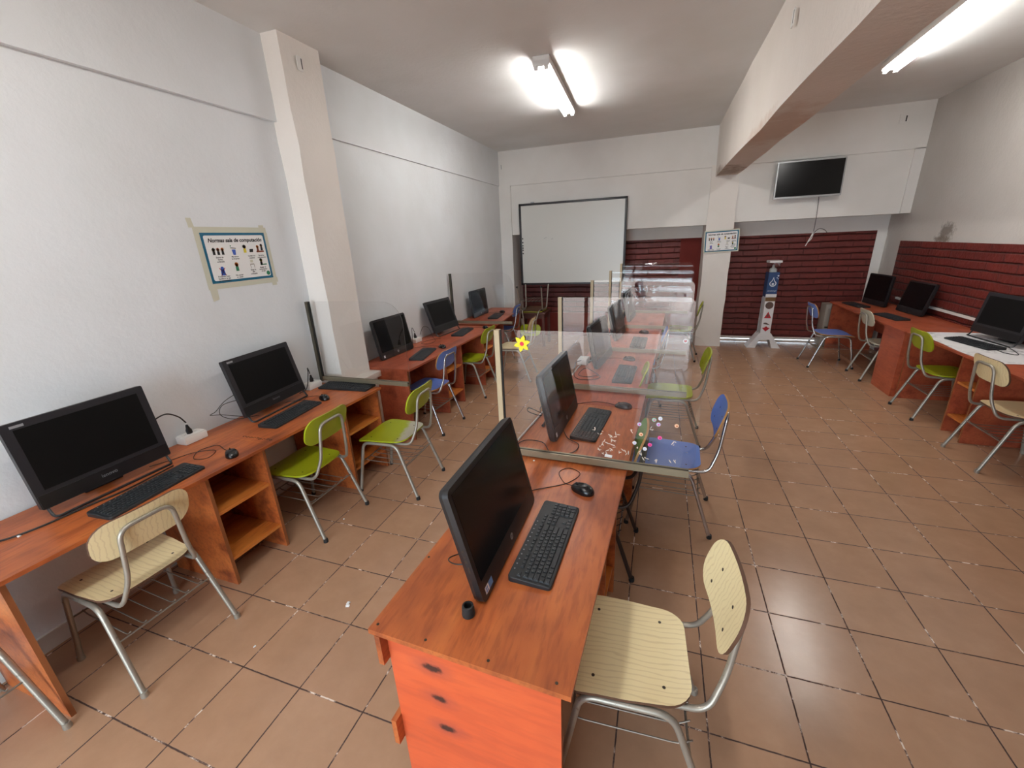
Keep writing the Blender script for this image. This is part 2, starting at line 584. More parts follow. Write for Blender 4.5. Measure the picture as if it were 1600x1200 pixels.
        for m in (mats if isinstance(mats, (list, tuple)) else [mats]):
            me.materials.append(M[m] if isinstance(m, str) else m)
        o = bpy.data.objects.new(name, me)
        COL.objects.link(o)
        if parent:
            o.parent = parent
        if loc:
            o.location = loc
        o.rotation_euler.z = rz
        return o


def fillet(pts, r, n=5):
    pts = [V(p) for p in pts]
    out = [pts[0]]
    for i in range(1, len(pts) - 1):
        p = pts[i]
        a = pts[i - 1] - p
        b = pts[i + 1] - p
        k = min(r, a.length * 0.49, b.length * 0.49)
        p0 = p + a.normalized() * k
        p1 = p + b.normalized() * k
        for j in range(n + 1):
            t = j / n
            out.append((1 - t) ** 2 * p0 + 2 * t * (1 - t) * p + t * t * p1)
    out.append(pts[-1])
    return out


def spline(pts, n=8):
    """Catmull-Rom through the points"""
    P = [V(p) for p in pts]
    P = [P[0] * 2 - P[1]] + P + [P[-1] * 2 - P[-2]]
    out = []
    for i in range(1, len(P) - 2):
        a, b, c, d = P[i - 1:i + 3]
        for j in range(n):
            t = j / n
            out.append(0.5 * ((2 * b) + (c - a) * t + (2 * a - 5 * b + 4 * c - d) * t * t + (3 * b - a - 3 * c + d) * t ** 3))
    out.append(P[-2])
    return out


def rrect(w, h, r, n=6):
    out = []
    for cx, cy, a0 in ((w / 2 - r, h / 2 - r, 0), (-w / 2 + r, h / 2 - r, 90), (-w / 2 + r, -h / 2 + r, 180), (w / 2 - r, -h / 2 + r, 270)):
        for k in range(n + 1):
            a = math.radians(a0 + 90 * k / n)
            out.append((cx + r * math.cos(a), cy + r * math.sin(a)))
    return out


def dense(loop, step=0.03):
    out = []
    for i, a in enumerate(loop):
        b = loop[(i + 1) % len(loop)]
        d = math.hypot(b[0] - a[0], b[1] - a[1])
        k = max(1, int(d / step))
        for j in range(k):
            t = j / k
            out.append((a[0] + (b[0] - a[0]) * t, a[1] + (b[1] - a[1]) * t))
    return out


def tag(o, label, cat, group=None):
    o['label'] = label
    o['category'] = cat
    if group:
        o['group'] = group
    return o


def thing(name, label, cat, loc=(0, 0, 0), rz=0.0, group=None):
    o = bpy.data.objects.new(name, None)
    o.empty_display_size = 0.1
    COL.objects.link(o)
    o.location = loc
    o.rotation_euler = (0, 0, rz)
    return tag(o, label, cat, group)


def struct(o):
    o['kind'] = 'structure'
    return o


def kids(o):
    return [c for c in COL.objects if c.parent == o]


def dup(o, parent=None):
    c = o.copy()
    COL.objects.link(c)
    if parent:
        c.parent = parent
    for ch in list(o.children):
        dup(ch, c)
    return c


def text(body, size, m, parent, org, right, up, name, align='LEFT', shear=0.0, lift=0.0004, bold=0.0):
    cu = bpy.data.curves.new(name, 'FONT')
    cu.body = body
    cu.size = size
    cu.align_x = align
    cu.shear = shear
    cu.offset = bold
    cu.resolution_u = 3
    t = bpy.data.objects.new(name, cu)
    COL.objects.link(t)
    bpy.context.view_layer.update()
    me = bpy.data.meshes.new_from_object(t.evaluated_get(bpy.context.evaluated_depsgraph_get()))
    bpy.data.objects.remove(t)
    bpy.data.curves.remove(cu)
    r, u = V(right).normalized(), V(up).normalized()
    n = r.cross(u)
    for v in me.vertices:
        v.co = V(org) + r * v.co.x + u * v.co.y + n * lift
    me.materials.clear()
    me.materials.append(M[m])
    me.name = name
    o = bpy.data.objects.new(name, me)
    COL.objects.link(o)
    if parent:
        o.parent = parent
    return o


# ------------------------------------------------------------------ the room
XL, XR, YB, YR, ZC = -2.72, 3.11, 7.40, 7.92, 3.21
YS = -2.6                                     # rear wall, behind the viewer


def sbox(name, m, *b):
    return struct(MB().bx(*b).build(name, m, smooth=False))


sbox('floor', 'floor', XL - .15, XR + .15, YS - .1, YR + .15, -0.12, 0)
sbox('ceiling', 'ceil', XL - .15, XR + .15, YS - .1, YR + .15, ZC, ZC + 0.15)
w = MB()
w.bx(XL - 0.15, XL, YS, YR + .15, 0, 2.683)
w.bx(XL - 0.15, XL + 0.030, YS, 2.9, 2.683, ZC)
w.bx(XL - 0.15, XL + 0.016, 2.9, YR, 2.683, ZC)
struct(w.build('wall_left', 'wall_left', smooth=False))
# back wall: a deep lintel above a brick recess
w = MB()
w.bx(XL, XR, YB, YR + .15, 2.675, ZC)
w.bx(-2.51, 0.63, YB + 0.028, YR + .15, 1.885, 2.675)
w.bx(1.00, 3.00, YB + 0.028, YR + .15, 1.905, 2.675)
w.bx(3.00, XR, YB, YR + .15, 1.905, 2.683)
struct(w.build('wall_back', 'wall', smooth=False))
w = MB()
w.bx(-2.51, 0.65, YR, YR + 0.15, 1.70, 1.885)
w.bx(1.0, XR, YR, YR + 0.15, 1.695, 1.905)
struct(w.build('wall_back_recess', 'wall', smooth=False))
w = MB()
w.bx(-2.51, 0.30, YR, YR + 0.15, 0.43, 1.70)
w.bx(1.0, 2.99, YR, YR + 0.15, 0.065, 1.695)
struct(w.build('wall_back_brick', 'brick_back', smooth=False))
w = MB()
w.bx(-2.51, 0.65, YR - 0.004, YR + 0.15, 0.0, 0.43)
w.bx(0.30, 0.65, YR - 0.004, YR + 0.15, 0.43, 1.70)
struct(w.build('wall_back_smooth_red', 'red_paint', smooth=False))
sbox('wall_back_corner', 'wall', 2.99, XR, YR - 0.01, YR + 0.15, 0, 1.695)


def pillar(name, x0, x1, y0, y1, z0, z1, m='pillar', jit=0.006):
    """plastered pillar with uneven hand-finished edges"""
    n = 14
    P = []
    F = []
    rnd = random.Random(name)
    for k in range(n + 1):
        z = z0 + (z1 - z0) * k / n
        for x, y in ((x0, y0), (x1, y0), (x1, y1), (x0, y1)):
            P.append((x + rnd.uniform(-jit, jit), y + rnd.uniform(-jit, jit), z))
    for k in range(n):
        for i in range(4):
            F.append([k * 4 + i, k * 4 + (i + 1) % 4, k * 4 + 4 + (i + 1) % 4, k * 4 + 4 + i])
    F += [[0, 1, 2, 3], [n * 4 + i for i in range(4)]]
    return struct(MB().poly(P, F).build(name, m, smooth=False))


pillar('column_left', XL - .02, -2.545, 2.755, 3.13, 0, ZC)
pillar('column_back_left', XL - .02, -2.51, YB, YR + .05, 0, 2.683, 'wall', 0.002)
pillar('column_centre', 0.625, 1.0, YB - 0.012, YR + .05, 0, 2.70)
n = 16
bm_ = MB()
rnd = random.Random(3)
P = []
for k in range(n + 1):
    y = YS + (YB + 0.02 - YS) * k / n
    for x, z in ((0.665, ZC + .02), (0.685, 2.55), (0.97, 2.55), (0.985, ZC + .02)):
        P.append((x + rnd.uniform(-.006, .006), y, z + (rnd.uniform(-.006, .006) if z < 3 else 0)))
F = [[k * 4 + i, k * 4 + (i + 1) % 4, k * 4 + 4 + (i + 1) % 4, k * 4 + 4 + i] for k in range(n) for i in range(4)] + [[0, 1, 2, 3], [n * 4 + i for i in range(4)]]
struct(bm_.poly(P, F).build('beam', 'beam', smooth=False))
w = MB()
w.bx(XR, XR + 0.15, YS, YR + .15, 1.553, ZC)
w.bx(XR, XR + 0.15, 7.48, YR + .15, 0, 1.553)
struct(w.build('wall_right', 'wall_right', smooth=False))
sbox('wall_right_brick', 'brick_side', XR, XR + 0.15, YS, 7.48, 0, 1.553)
# rear wall, behind the viewer: open doorway and a window
w = MB()
w.bx(XL, -2.5, YS - .15, YS, 0, ZC)
w.bx(-2.5, 0.3, YS - .15, YS, 2.25, ZC)
w.bx(0.3, XR, YS - .15, YS, 1.0, ZC)
w.m = 1
w.bx(0.3, XR, YS - .15, YS, 0.0, 1.0)
struct(w.build('wall_rear', ['wall', 'brick_back'], smooth=False))
w = MB()
for x in (-2.47, 0.27):
    w.bx(x - .03, x + .03, YS - .12, YS - .02, 0, 2.25)
w.bx(-2.5, 0.3, YS - .12, YS - .02, 2.19, 2.25)
struct(w.build('door_1', 'old_wood', smooth=False))
sbox('patio_ground', 'concrete', -8, 8, YS - 9, YS - .1, -0.16, -0.02)
for nm, x, wd, z0, z1 in (('doorway', -1.1, 2.7, 0.0, 2.2),):
    ld = bpy.data.lights.new('daylight_portal_' + nm, 'AREA')
    ld.shape = 'RECTANGLE'
    ld.size, ld.size_y = wd, z1 - z0
    ld.cycles.is_portal = True
    lo = bpy.data.objects.new('daylight_portal_' + nm, ld)
    COL.objects.link(lo)
    lo.location = (x, YS - 0.13, (z0 + z1) / 2)
    lo.rotation_euler = (PI / 2, 0, 0)
# skirting
w = MB()
w.bx(1.0, 2.99, YR - 0.012, YR, 0.030, 0.068)
w.bx(1.0, 2.99, YR - 0.018, YR, 0.0, 0.018)
struct(w.build('baseboard_back', 'skirt', smooth=False))
sbox('baseboard_left', 'skirt', XL, XL + 0.015, YS, 2.7, 0.0, 0.09)
w = MB()
w.rbox((-2.575, 2.92, 0.668), (0.29, 0.47, 0.055), 0.006)
w.bx(XL, -2.47, 2.70, 3.135, 0.0, 0.641)
struct(w.build('trim_1', 'skirt', smooth=False))
sbox('trim_2', 'white_plastic', XR - 0.02, XR, 4.6, 7.2, 0.80, 0.825)



# ------------------------------------------------------------------ desks
def lerp(a, b, t):
    return (a[0] + (b[0] - a[0]) * t, a[1] + (b[1] - a[1]) * t)


def desk(label, BL, FL, FR, BR, panels, shelves, m, group, H=0.72, back=(), end_m=None, closed=(), lip=0.03):
    """BL/FL/FR/BR: corners of the top seen from its front; panels: fractions along the front;
    shelves: (fa, fb, z list); back: (fa, fb, z0, z1); closed: (fa, fb) front boards"""
    o0 = V((BL[0], BL[1], 0))
    root = thing('computer_desk', label, 'desk', o0, 0, group)
    c = [V((p[0], p[1], 0)) - o0 for p in (BL, FL, FR, BR)]

    def at(f, d):
        a = c[0].lerp(c[3], f)
        b = c[1].lerp(c[2], f)
        return a.lerp(b, d)
    t = 0.018
    loop = [(p.x, p.y) for p in c]
    MB().prism(loop, H - t, H, lambda u, v, w_: (u, v, w_)).build('tabletop', [m], root, smooth=False)
    along = (c[2] - c[1]).normalized()
    mm = [m, 'desk_edge']

    def board(f, name, mat_, d0, d1, z0, z1):
        a, b = at(f, d0), at(f, d1)
        s = along * (t / 2)
        mb = MB()
        P = [a - s, b - s, b + s, a + s]
        mb.poly([p + V((0, 0, z0)) for p in P] + [p + V((0, 0, z1)) for p in P], [[0, 1, 5, 4], [2, 3, 7, 6], [3, 0, 4, 7], [3, 2, 1, 0], [4, 5, 6, 7]])
        mb.m = 1
        mb.poly([b - s + V((0, 0, z0)), b + s + V((0, 0, z0)), b + s + V((0, 0, z1)), b - s + V((0, 0, z1))], [[0, 1, 2, 3]])
        return mb.build(name, [mat_, 'desk_edge'], root, smooth=False)
    for i, f in enumerate(panels):
        board(f, 'side_panel', end_m if (end_m and i == 0) else m, 0.06, 0.945, 0.0, H - t)
    ln = (c[2] - c[1]).length
    for fa, fb, zs in shelves:
        e = t / 2 / ln + 0.0005
        for z in zs:
            P = [at(fa + e, 0.08), at(fa + e, 0.93), at(fb - e, 0.93), at(fb - e, 0.08)]
            MB().prism([(p.x, p.y) for p in P], z - t / 2, z + t / 2, lambda u, v, w_: (u, v, w_)).build('shelf', 'desk_pine', root, smooth=False)
    for fa, fb, z0, z1 in back:
        P = [at(fa, 0.03), at(fa, 0.06), at(fb, 0.06), at(fb, 0.03)]
        MB().prism([(p.x, p.y) for p in P], z0, z1, lambda u, v, w_: (u, v, w_)).build('back_board', m, root, smooth=False)
    for fa, fb in closed:
        P = [at(fa, 0.945), at(fa, 0.975), at(fb, 0.975), at(fb, 0.945)]
        MB().prism([(p.x, p.y) for p in P], 0.0, H - t, lambda u, v, w_: (u, v, w_)).build('front_board', m, root, smooth=False)
    return root, at


A_ = 0.045
GL, GC, GR = 'desks along the white wall', 'desks down the middle of the room', 'desks along the red brick wall'
dA, atA = desk('long orange plywood desk under the notice on the white wall, nearest the viewer', (-2.705, .505), (-2.172, .505), (-2.082, 2.662), (-2.705, 2.662),
               [0.006, 0.352, 0.508, 0.82, 0.994], [(0.352, 0.508, (0.16, 0.46)), (0.82, 0.994, (0.16, 0.46))], 'desk', GL, back=[(0.352, 0.508, 0.1, .7), (0.82, .994, .1, .7)])
dB, atB = desk('red-brown plywood desk on the left wall just beyond the white pillar', (-2.705, 3.14), (-2.112, 3.14), (-2.03, 5.15), (-2.705, 5.15),
               [0.006, 0.35, 0.53, 0.83, 0.994], [(0.35, 0.53, (0.16, 0.46)), (0.83, 0.994, (0.16, 0.46))], 'desk_red', GL, back=[(0.35, 0.53, 0.1, .7), (0.83, .994, .1, .7)])
dC, atC = desk('red-brown plywood desk at the far end of the left wall, near the whiteboard', (-2.705, 5.26), (-2.055, 5.26), (-2.175, 6.70), (-2.705, 6.70),
               [0.006, 0.30, 0.994], [], 'desk_red', GL, back=[(.006, .3, .1, .7)])


def cx(y, right):
    return (-0.140 if right else -0.757) + A_ * (y - 0.735)


def cdesk(label, y0, y1, panels, shelves, m, end_m=None):
    return desk(label, (cx(y0, 0), y0), (cx(y0, 1), y0 - 0.018), (cx(y1, 1), y1 - .018), (cx(y1, 0), y1), panels, shelves, m, GC,
                back=[(0.0, 1.0, 0.585, 0.70), (0.0, 1.0, 0.22, 0.33)], end_m=end_m)


d1, at1 = cdesk('nearest orange plywood desk of the middle row, with the bright red end panel', 0.735, 2.655, [0.020, 0.40, 0.565, 0.99],
                [(0.40, 0.565, (0.16, 0.46))], 'desk', 'desk_end')
d2, at2 = cdesk('second plywood desk of the middle row, behind the sticker-dotted clear screen', 2.66, 4.32, [0.01, 0.56, 0.99], [], 'desk_red')
d3, at3 = cdesk('farthest plywood desk of the middle row, towards the whiteboard', 4.325, 6.5, [0.01, 0.30, 0.46, 0.99], [(0.30, 0.46, (0.16, 0.46))], 'desk_red')
# screws and knots of the nearest desk
for u, v_ in ((0.006, .03), (0.006, .3), (0.006, .62), (0.006, .93), (.16, .02), (.3, .02)):
    p = at1(u + .006, v_)
    MB().lathe([(0.0045, 0.0), (0.0045, 0.0006)], (p.x, p.y, 0.72), 10).build('screw_head', 'screw', d1)
dR1, atR1 = desk('dark red-brown desk in the far right corner by the brick wall', (3.09, 7.50), (2.44, 7.50), (2.44, 5.34), (3.09, 5.34),
                 [0.006, 0.794, 0.994], [], 'desk_red', GR, closed=[(0.79, 0.997)], back=[(0, 1, .3, .7)])
dR2, atR2 = desk('red-brown desk under the white cloth by the brick wall', (3.09, 5.33), (2.46, 5.33), (2.46, 3.0), (3.09, 3.0),
                 [0.006, 0.365, 0.475, 0.994], [(0.365, 0.475, (0.16, 0.46))], 'desk_red', GR, back=[(0, 1, .3, .7)])


# ------------------------------------------------------------------ chairs
def knots(m, cs):
    b = bsdf(m).inputs['Base Color']
    c = b.links[0].from_socket
    p = obj_pos(m)
    nn = mathn(m, 'SUBTRACT', noise(m, p, 22, 5, 0.7), 0.5)
    for (x, y, z), r in cs:
        ln = N(m, 'ShaderNodeVectorMath', operation='LENGTH')
        L(m, mapping(m, p, (1 / r, 0, 2.0 / r), (-x / r - z * 0 , 0, -2.0 * z / r)), ln.inputs[0])
        d = mathn(m, 'ADD', ln.outputs['Value'], mathn(m, 'MULTIPLY', nn, 1.6))
        c = mix(m, mathn(m, 'MULTIPLY', ramp(m, mathn(m, 'MULTIPLY', d, 0.4), [(0.2, (1, 1, 1, 1)), (0.9, (0, 0, 0, 1))]).outputs[0], 0.45), c, lin(120, 60, 62))
        c = mix(m, ramp(m, d, [(0.45, (1, 1, 1, 1)), (0.85, (0, 0, 0, 1))]).outputs[0], c, lin(64, 34, 28))
    L(m, c, b)


k0 = at1(0.020, 0.30)
knots(M['desk_end'], [((k0.x, k0.y, 0.60), .042), ((k0.x + .012, k0.y, 0.475), .038), ((k0.x + .03, k0.y, 0.345), .040)])


def make_chair(label, group, col, metal, rim='ply_edge', caps='rubber', seat_col=None):
    """tubular school chair; front = local +y"""
    root = thing('school_chair', label, 'chair', (0, 0, 0), 0, group)
    lo = dense(rrect(0.385, 0.405, 0.075), 0.04)

    def sy(u, v, dz):
        k = max(0.0, v - 0.08) / 0.12
        b = max(0.0, -v - 0.10) / 0.10
        wd = u * (1.0 - 0.10 * (v < 0) * (-v / 0.2) + 0.03 * (v > 0) * (v / .2))
        return (wd, v + 0.03, 0.440 - 0.026 * k * k + 0.010 * b * b - 0.010 * math.cos(u / 0.19 * PI / 2) * (1 if abs(v) < .19 else .6) + dz)
    seat = MB().plate(lo, lambda u, v: sy(u, v, 0.005), lambda u, v: sy(u, v, -0.006), 1, 5, 2).build('seat', [seat_col or col, rim, 'dark_edge'], root)
    for sx, yy in ((-.13, -.09), (.13, -.09), (-.13, .13), (.13, .13)):
        p = sy(sx, yy - .03, 0.0052)
        MB().lathe([(0.0055, -0.001), (0.0055, 0.0008), (0.002, 0.0012)], p, 8).build('screw', 'screw', seat)
    bo = dense(rrect(0.365, 0.185, 0.075), 0.04)

    def by(u, v, d):
        return (u, -0.262 - v * 0.30 + 0.55 * u * u + d, 0.742 + v)
    back = MB().plate(bo, lambda u, v: by(u, v, 0.0055), lambda u, v: by(u, v, -0.0055), 1).build('backrest', [col, rim], root)
    for sx, yy in ((-.075, .02), (.075, .02), (-.095, -.05), (.095, -.05)):
        MB().lathe([(0.0055, -0.001), (0.0055, 0.0008)], by(sx, yy, 0.0056), 8, (0, 1, 0.2)).build('screw', 'screw', back)
    R = 0.0115
    for s in (-1, 1):
        pts = [(s * .212, .240, 0.012), (s * .188, .165, .418), (s * .188, -.115, .418), (s * .212, -.255, 0.012)]
        fl = fillet(pts, 0.055, 6)
        MB().tube([pts[0], fl[1]], R, 12).build('leg', metal, root)
        MB().tube([pts[3], fl[-2]], R, 12).build('leg', metal, root)
        MB().tube(fl[1:-1], R, 12).build('seat_rail', metal, root)
    for lg in [c for c in root.children if c.data and c.name.startswith('leg')]:
        v0 = lg.data.vertices[0].co
        x = 0.212 * (1 if v0.x > 0 else -1)
        y = 0.242 if v0.y > 0 else -.257
        MB().lathe([(0.0145, 0.0), (0.0155, 0.004), (0.0135, 0.026)], (x, y, 0.0), 12).build('foot_cap', caps, lg)
    bw = 0.10
    pts = [(-.150, .02, .422), (-.150, -.175, .420), (-bw, -.262, .52), (-bw + .01, -.297, .805), (bw - .01, -.297, .805), (bw, -.262, .52), (.150, -.175, .420), (.150, .02, .422)]
    pts = [(-.155, .02, .419), (-.150, -.215, .419), (-bw - .015, -.262, .55), (-bw + .005, -.288, .785), (bw - .005, -.288, .785), (bw + .015, -.262, .55), (.150, -.215, .419), (.155, .02, .419)]
    MB().tube(fillet(pts, 0.05, 6), 0.0098, 12).build('back_frame', metal, root)
    mb = MB()
    mb.tube([(-.200, -.175, .255), (.200, -.175, .255)], 0.0042, 8)
    mb.tube([(-.196, .195, .255), (.196, .195, .255)], 0.0042, 8)
    for k in range(6):
        x = -.15 + .06 * k
        mb.tube(fillet([(x, .20, .258), (x, .17, .245), (x, -.15, .245), (x, -.185, .275)], .03, 3), 0.003, 6)
    mb.build('book_rack', 'wire' if metal != 'dark_steel' else metal, root)
    return root


G_L, G_C, G_R = 'chairs along the white wall', 'chairs along the middle row of desks', 'chairs along the red brick wall'
PROTO = {}


def chair(kind, label, group, x, y, rz):
    """kind: colour + metal; the first of a kind is built, the rest are copies"""
    if kind not in PROTO:
        a = dict(
            beige=dict(col='beige', metal='steel', rim='dark_edge', caps='steel'), green=dict(col='green', metal='steel', rim='green'),
            blue=dict(col='blue', metal='chrome'), green_worn=dict(col='green', metal='steel', rim='green', seat_col='green_worn'),
            grass=dict(col='grass', metal='dark_steel'), pale=dict(col='pale', metal='steel', rim='pale'))[kind]
        o = make_chair(label, group, **a)
        PROTO[kind] = o
    else:
        o = dup(PROTO[kind])
        tag(o, label, 'chair', group)
    o.location = (x, y, 0)
    o.rotation_euler = (0, 0, rz)
    return o


Q = PI / 2
chair('beige', 'pale wood chair whose grey tube legs alone show in the bottom left corner', G_L, -2.425, 0.27, Q)
chair('beige', 'pale wood chair at the nearest left desk, below the largest black screen', G_L, -2.240, 0.888, Q - .05)
chair('green', 'lime green chair pushed under the left desk, between the two open shelf units', G_L, -2.195, 1.905, Q)
chair('green_worn', 'lime green chair with a worn bare patch on its seat, clear of the desk', G_L, -1.860, 2.475, Q + .03)
chair('blue', 'blue chair with chrome legs at the left wall beyond the white pillar', G_L, -2.165, 3.52, Q - .06)
chair('green', 'lime green chair at the left wall behind the blue chair with chrome legs', G_L, -2.155, 4.575, Q - .03)
chair('blue', 'blue chair seen edge-on at the far left desk beside the whiteboard corner', G_L, -2.385, 6.35, Q)
chair('beige', 'pale wood chair seen through the flower screen, at the far end of the left row', G_L, -1.81, 5.24, Q + .06)
chair('beige', 'pale wood chair in the foreground at the right of the nearest middle desk', G_C, 0.0, 1.135, Q + .06)
chair('grass', 'mid green chair on dark brown legs pushed fully under the nearest middle desk', G_C, -0.295, 2.115, Q)
chair('blue', 'blue chair behind the sticker-dotted clear screen, its chrome frame towards the aisle', G_C, 0.145, 2.605, Q - .04)
chair('green', 'lime green chair pushed under the second middle desk, only its backrest edge showing', G_C, -0.325, 3.26, Q)
chair('green', 'lime green chair in the aisle behind the blue chair of the middle row', G_C, 0.17, 3.82, Q - .03)
chair('blue', 'blue chair pushed under the farthest middle desk, seen through clear screens', G_C, -0.16, 4.72, Q)
chair('green', 'lime green chair at the far end of the middle row, before the column', G_C, 0.33, 6.62, Q - .12)
chair('blue', 'blue chair standing sideways at the far right desk, near the sanitiser stand', G_R, 2.215, 6.57, -Q + .02)
chair('pale', 'off-white chair tucked under the far right desk, next to the sideways blue chair', G_R, 2.625, 6.055, -Q - .02)
chair('green', 'lime green chair at the cloth-covered desk by the brick wall', G_R, 2.62, 4.875, -Q)
chair('beige', 'pale wood chair at the right edge of the view, before the cloth-covered desk', G_R, 2.595, 3.895, -Q)


# ------------------------------------------------------------------ computers (screen faces local +y, viewer's left = local +x)
def tilted(b, a):
    ca, sa = math.cos(a), math.sin(a)
    return lambda x, y, z: (x, y * ca - z * sa, b + y * sa + z * ca)


def badge_ring(mb, fn, x, z, r, y=0.0012):
    pts = [(x + r * math.cos(k * PI / 10), z + r * math.sin(k * PI / 10)) for k in range(20)]
    mb.flat(pts, lambda u, v: fn(u, y, v))


def aio(kind, label, x, y, yaw, tilt=0.19, Wd=None, Hd=None, z=0.7202, sticker=False, logo=True, legs=True):
    root = thing('desktop_computer', label, 'computer', (x, y, z), yaw - PI / 2, 'all-in-one computers on the desks')
    if kind == 'L':
        Wd, Hd = Wd or .545, Hd or .40
        fn = tilted(0.048, tilt)
        mb = MB()
        out = rrect(Wd, Hd, 0.008, 3)
        c0 = [(u, v + Hd / 2) for u, v in out]
        mb.prism(c0, -0.026, 0.0, lambda u, v, w_: fn(u, w_, v))
        bk = [(u * 0.8, (v - Hd * .5) * .78 + Hd / 2) for u, v in c0]
        P = [fn(u, -0.026, v) for u, v in c0] + [fn(u * .8, -0.062, (v - Hd / 2) * .78 + Hd / 2) for u, v in c0]
        k = len(c0)
        mb.poly(P, [[i, (i + 1) % k, k + (i + 1) % k, k + i] for i in range(k)] + [[k + i for i in range(k)]])
        mb.build('housing', 'bezel', root)
        chin = 0.083
        s = MB()
        s.prism([(-Wd / 2 + .035, chin), (Wd / 2 - .035, chin), (Wd / 2 - .035, Hd - .032), (-Wd / 2 + .035, Hd - .032)], 0.0004, 0.0012, lambda u, v, w_: fn(u, w_, v))
        s.build('screen', 'screen_matte', root, smooth=False)
        s = MB()
        s.prism([(-Wd / 2 + .004, 0.006), (Wd / 2 - .004, 0.006), (Wd / 2 - .004, chin - .018), (-Wd / 2 + .004, chin - .018)], 0.0002, 0.0022, lambda u, v, w_: fn(u, w_, v))
        s.build('lower_bezel', 'chin', root, smooth=False)
        if logo:
            up = V(fn(0, 0, 1)) - V(fn(0, 0, 0))
            text('lenovo', 0.024, 'greytext', root, fn(0.04, 0.0024, 0.030), (-1, 0, 0), up, 'brand_lettering', 'LEFT', 0, 0.0003)
            b = MB()
            b.flat([(Wd / 2 - .03, Hd - .024), (Wd / 2 - .075, Hd - .024), (Wd / 2 - .075, Hd - .013), (Wd / 2 - .03, Hd - .013)], lambda u, v: fn(u, 0.0008, v))
            b.build('name_badge', 'badge', root)
        # bent rod stand
        w2 = Wd / 2 - 0.02
        st = MB()
        pts = [fn(w2, -0.02, 0.02), (w2, 0.012, 0.009), (w2 - .01, 0.030, 0.0075), (-w2 + .01, 0.030, 0.0075), (-w2, 0.012, 0.009), fn(-w2, -0.02, 0.02)]
        st.tube(fillet(pts, 0.03, 4), 0.006, 8)
        st.build('rod_stand', 'black', root)
        st = MB()
        a = V(fn(0, -0.055, Hd * .42))
        st.box((0, a.y - 0.015, a.z / 2 + .004), (0.07, 0.012, a.z + .004), 0, -0.16)
        st.rbox((0, a.y - 0.045, 0.006), (0.16, 0.05, 0.012), 0.004)
        st.build('rear_foot', 'black', root)
    else:
        Wd, Hd = Wd or .55, Hd or .395
        fn = tilted(0.006, tilt)
        mb = MB()
        out = [(u, v + Hd / 2) for u, v in rrect(Wd, Hd, 0.022, 5)]
        mb.prism(out, -0.020, 0.0, lambda u, v, w_: fn(u, w_, v))
        k = len(out)
        lay = [(1.0, -0.020), (0.985, -0.034), (0.90, -0.048), (0.70, -0.062)]
        P = []
        for sc, d in lay:
            P += [fn(u * sc, d, (v - Hd / 2) * sc + Hd / 2) for u, v in out]
        F = []
        for j in range(len(lay) - 1):
            F += [[j * k + i, j * k + (i + 1) % k, (j + 1) * k + (i + 1) % k, (j + 1) * k + i] for i in range(k)]
        F.append([(len(lay) - 1) * k + i for i in range(k)])
        mb.poly(P, F)
        mb.build('housing', 'black', root)
        chin = 0.072
        s = MB()
        s.prism([(-Wd / 2 + .02, chin), (Wd / 2 - .02, chin), (Wd / 2 - .02, Hd - .02), (-Wd / 2 + .02, Hd - .02)], 0.0004, 0.0012, lambda u, v, w_: fn(u, w_, v))
        s.build('screen', 'screen', root, smooth=False)
        if logo:
            b = MB()
            badge_ring(b, fn, 0, chin * .5, 0.0125)
            lg = b.build('round_badge', 'badge', root)
            up = V(fn(0, 0, 1)) - V(fn(0, 0, 0))
            text('hp', 0.017, 'ink', lg, fn(0.0075, 0.0016, chin * .5 - .004), (-1, 0, 0), up, 'badge_lettering', 'LEFT', 0.25, 0.0003)
        if sticker == 'windows':
            b = MB()
            b.flat([(Wd / 2 - .025, .016), (Wd / 2 - .052, .016), (Wd / 2 - .052, .040), (Wd / 2 - .025, .040)], lambda u, v: fn(u, 0.0008, v))
            b.m = 1
            b.flat([(Wd / 2 - .052, .016), (Wd / 2 - .082, .016), (Wd / 2 - .082, .040), (Wd / 2 - .052, .040)], lambda u, v: fn(u, 0.0008, v))
            b.m = 1
            for du, dv in ((.029, .029), (.0375, .029), (.029, .019), (.0375, .019)):
                b.flat([(Wd / 2 - du - .0, dv), (Wd / 2 - du - .007, dv), (Wd / 2 - du - .007, dv + .008), (Wd / 2 - du, dv + .008)], lambda u, v: fn(u, 0.0011, v))
            b.build('sticker', ['sticker_white', 'sticker_blue'], root)
        elif sticker:
            b = MB()
            b.flat([(Wd / 2 - .03, .018), (Wd / 2 - .052, .018), (Wd / 2 - .052, .042), (Wd / 2 - .03, .042)], lambda u, v: fn(u, 0.0008, v))
            b.build('sticker', 'sticker_white', root)
        b = MB()
        sx = Wd / 2 + .0002
        for v, ln in ((.12, .022), (.155, .012), (.175, .008), (.195, .008)):
            b.prism([(v, -.016), (v + ln, -.016), (v + ln, -.010), (v, -.010)], sx - .001, sx + .0004, lambda u, q, w_: fn(w_, q, u))
        b.build('side_ports', 'screw', root)
        st = MB()
        a = V(fn(0, -0.055, Hd * .45))
        st.tube([a, (0, a.y - 0.045, 0.008)], 0.016, 10)
        st.tube([(-.09, a.y - 0.045, 0.009), (.09, a.y - 0.045, 0.009)], 0.009, 10)
        st.build('rear_foot', 'black', root)
    return root


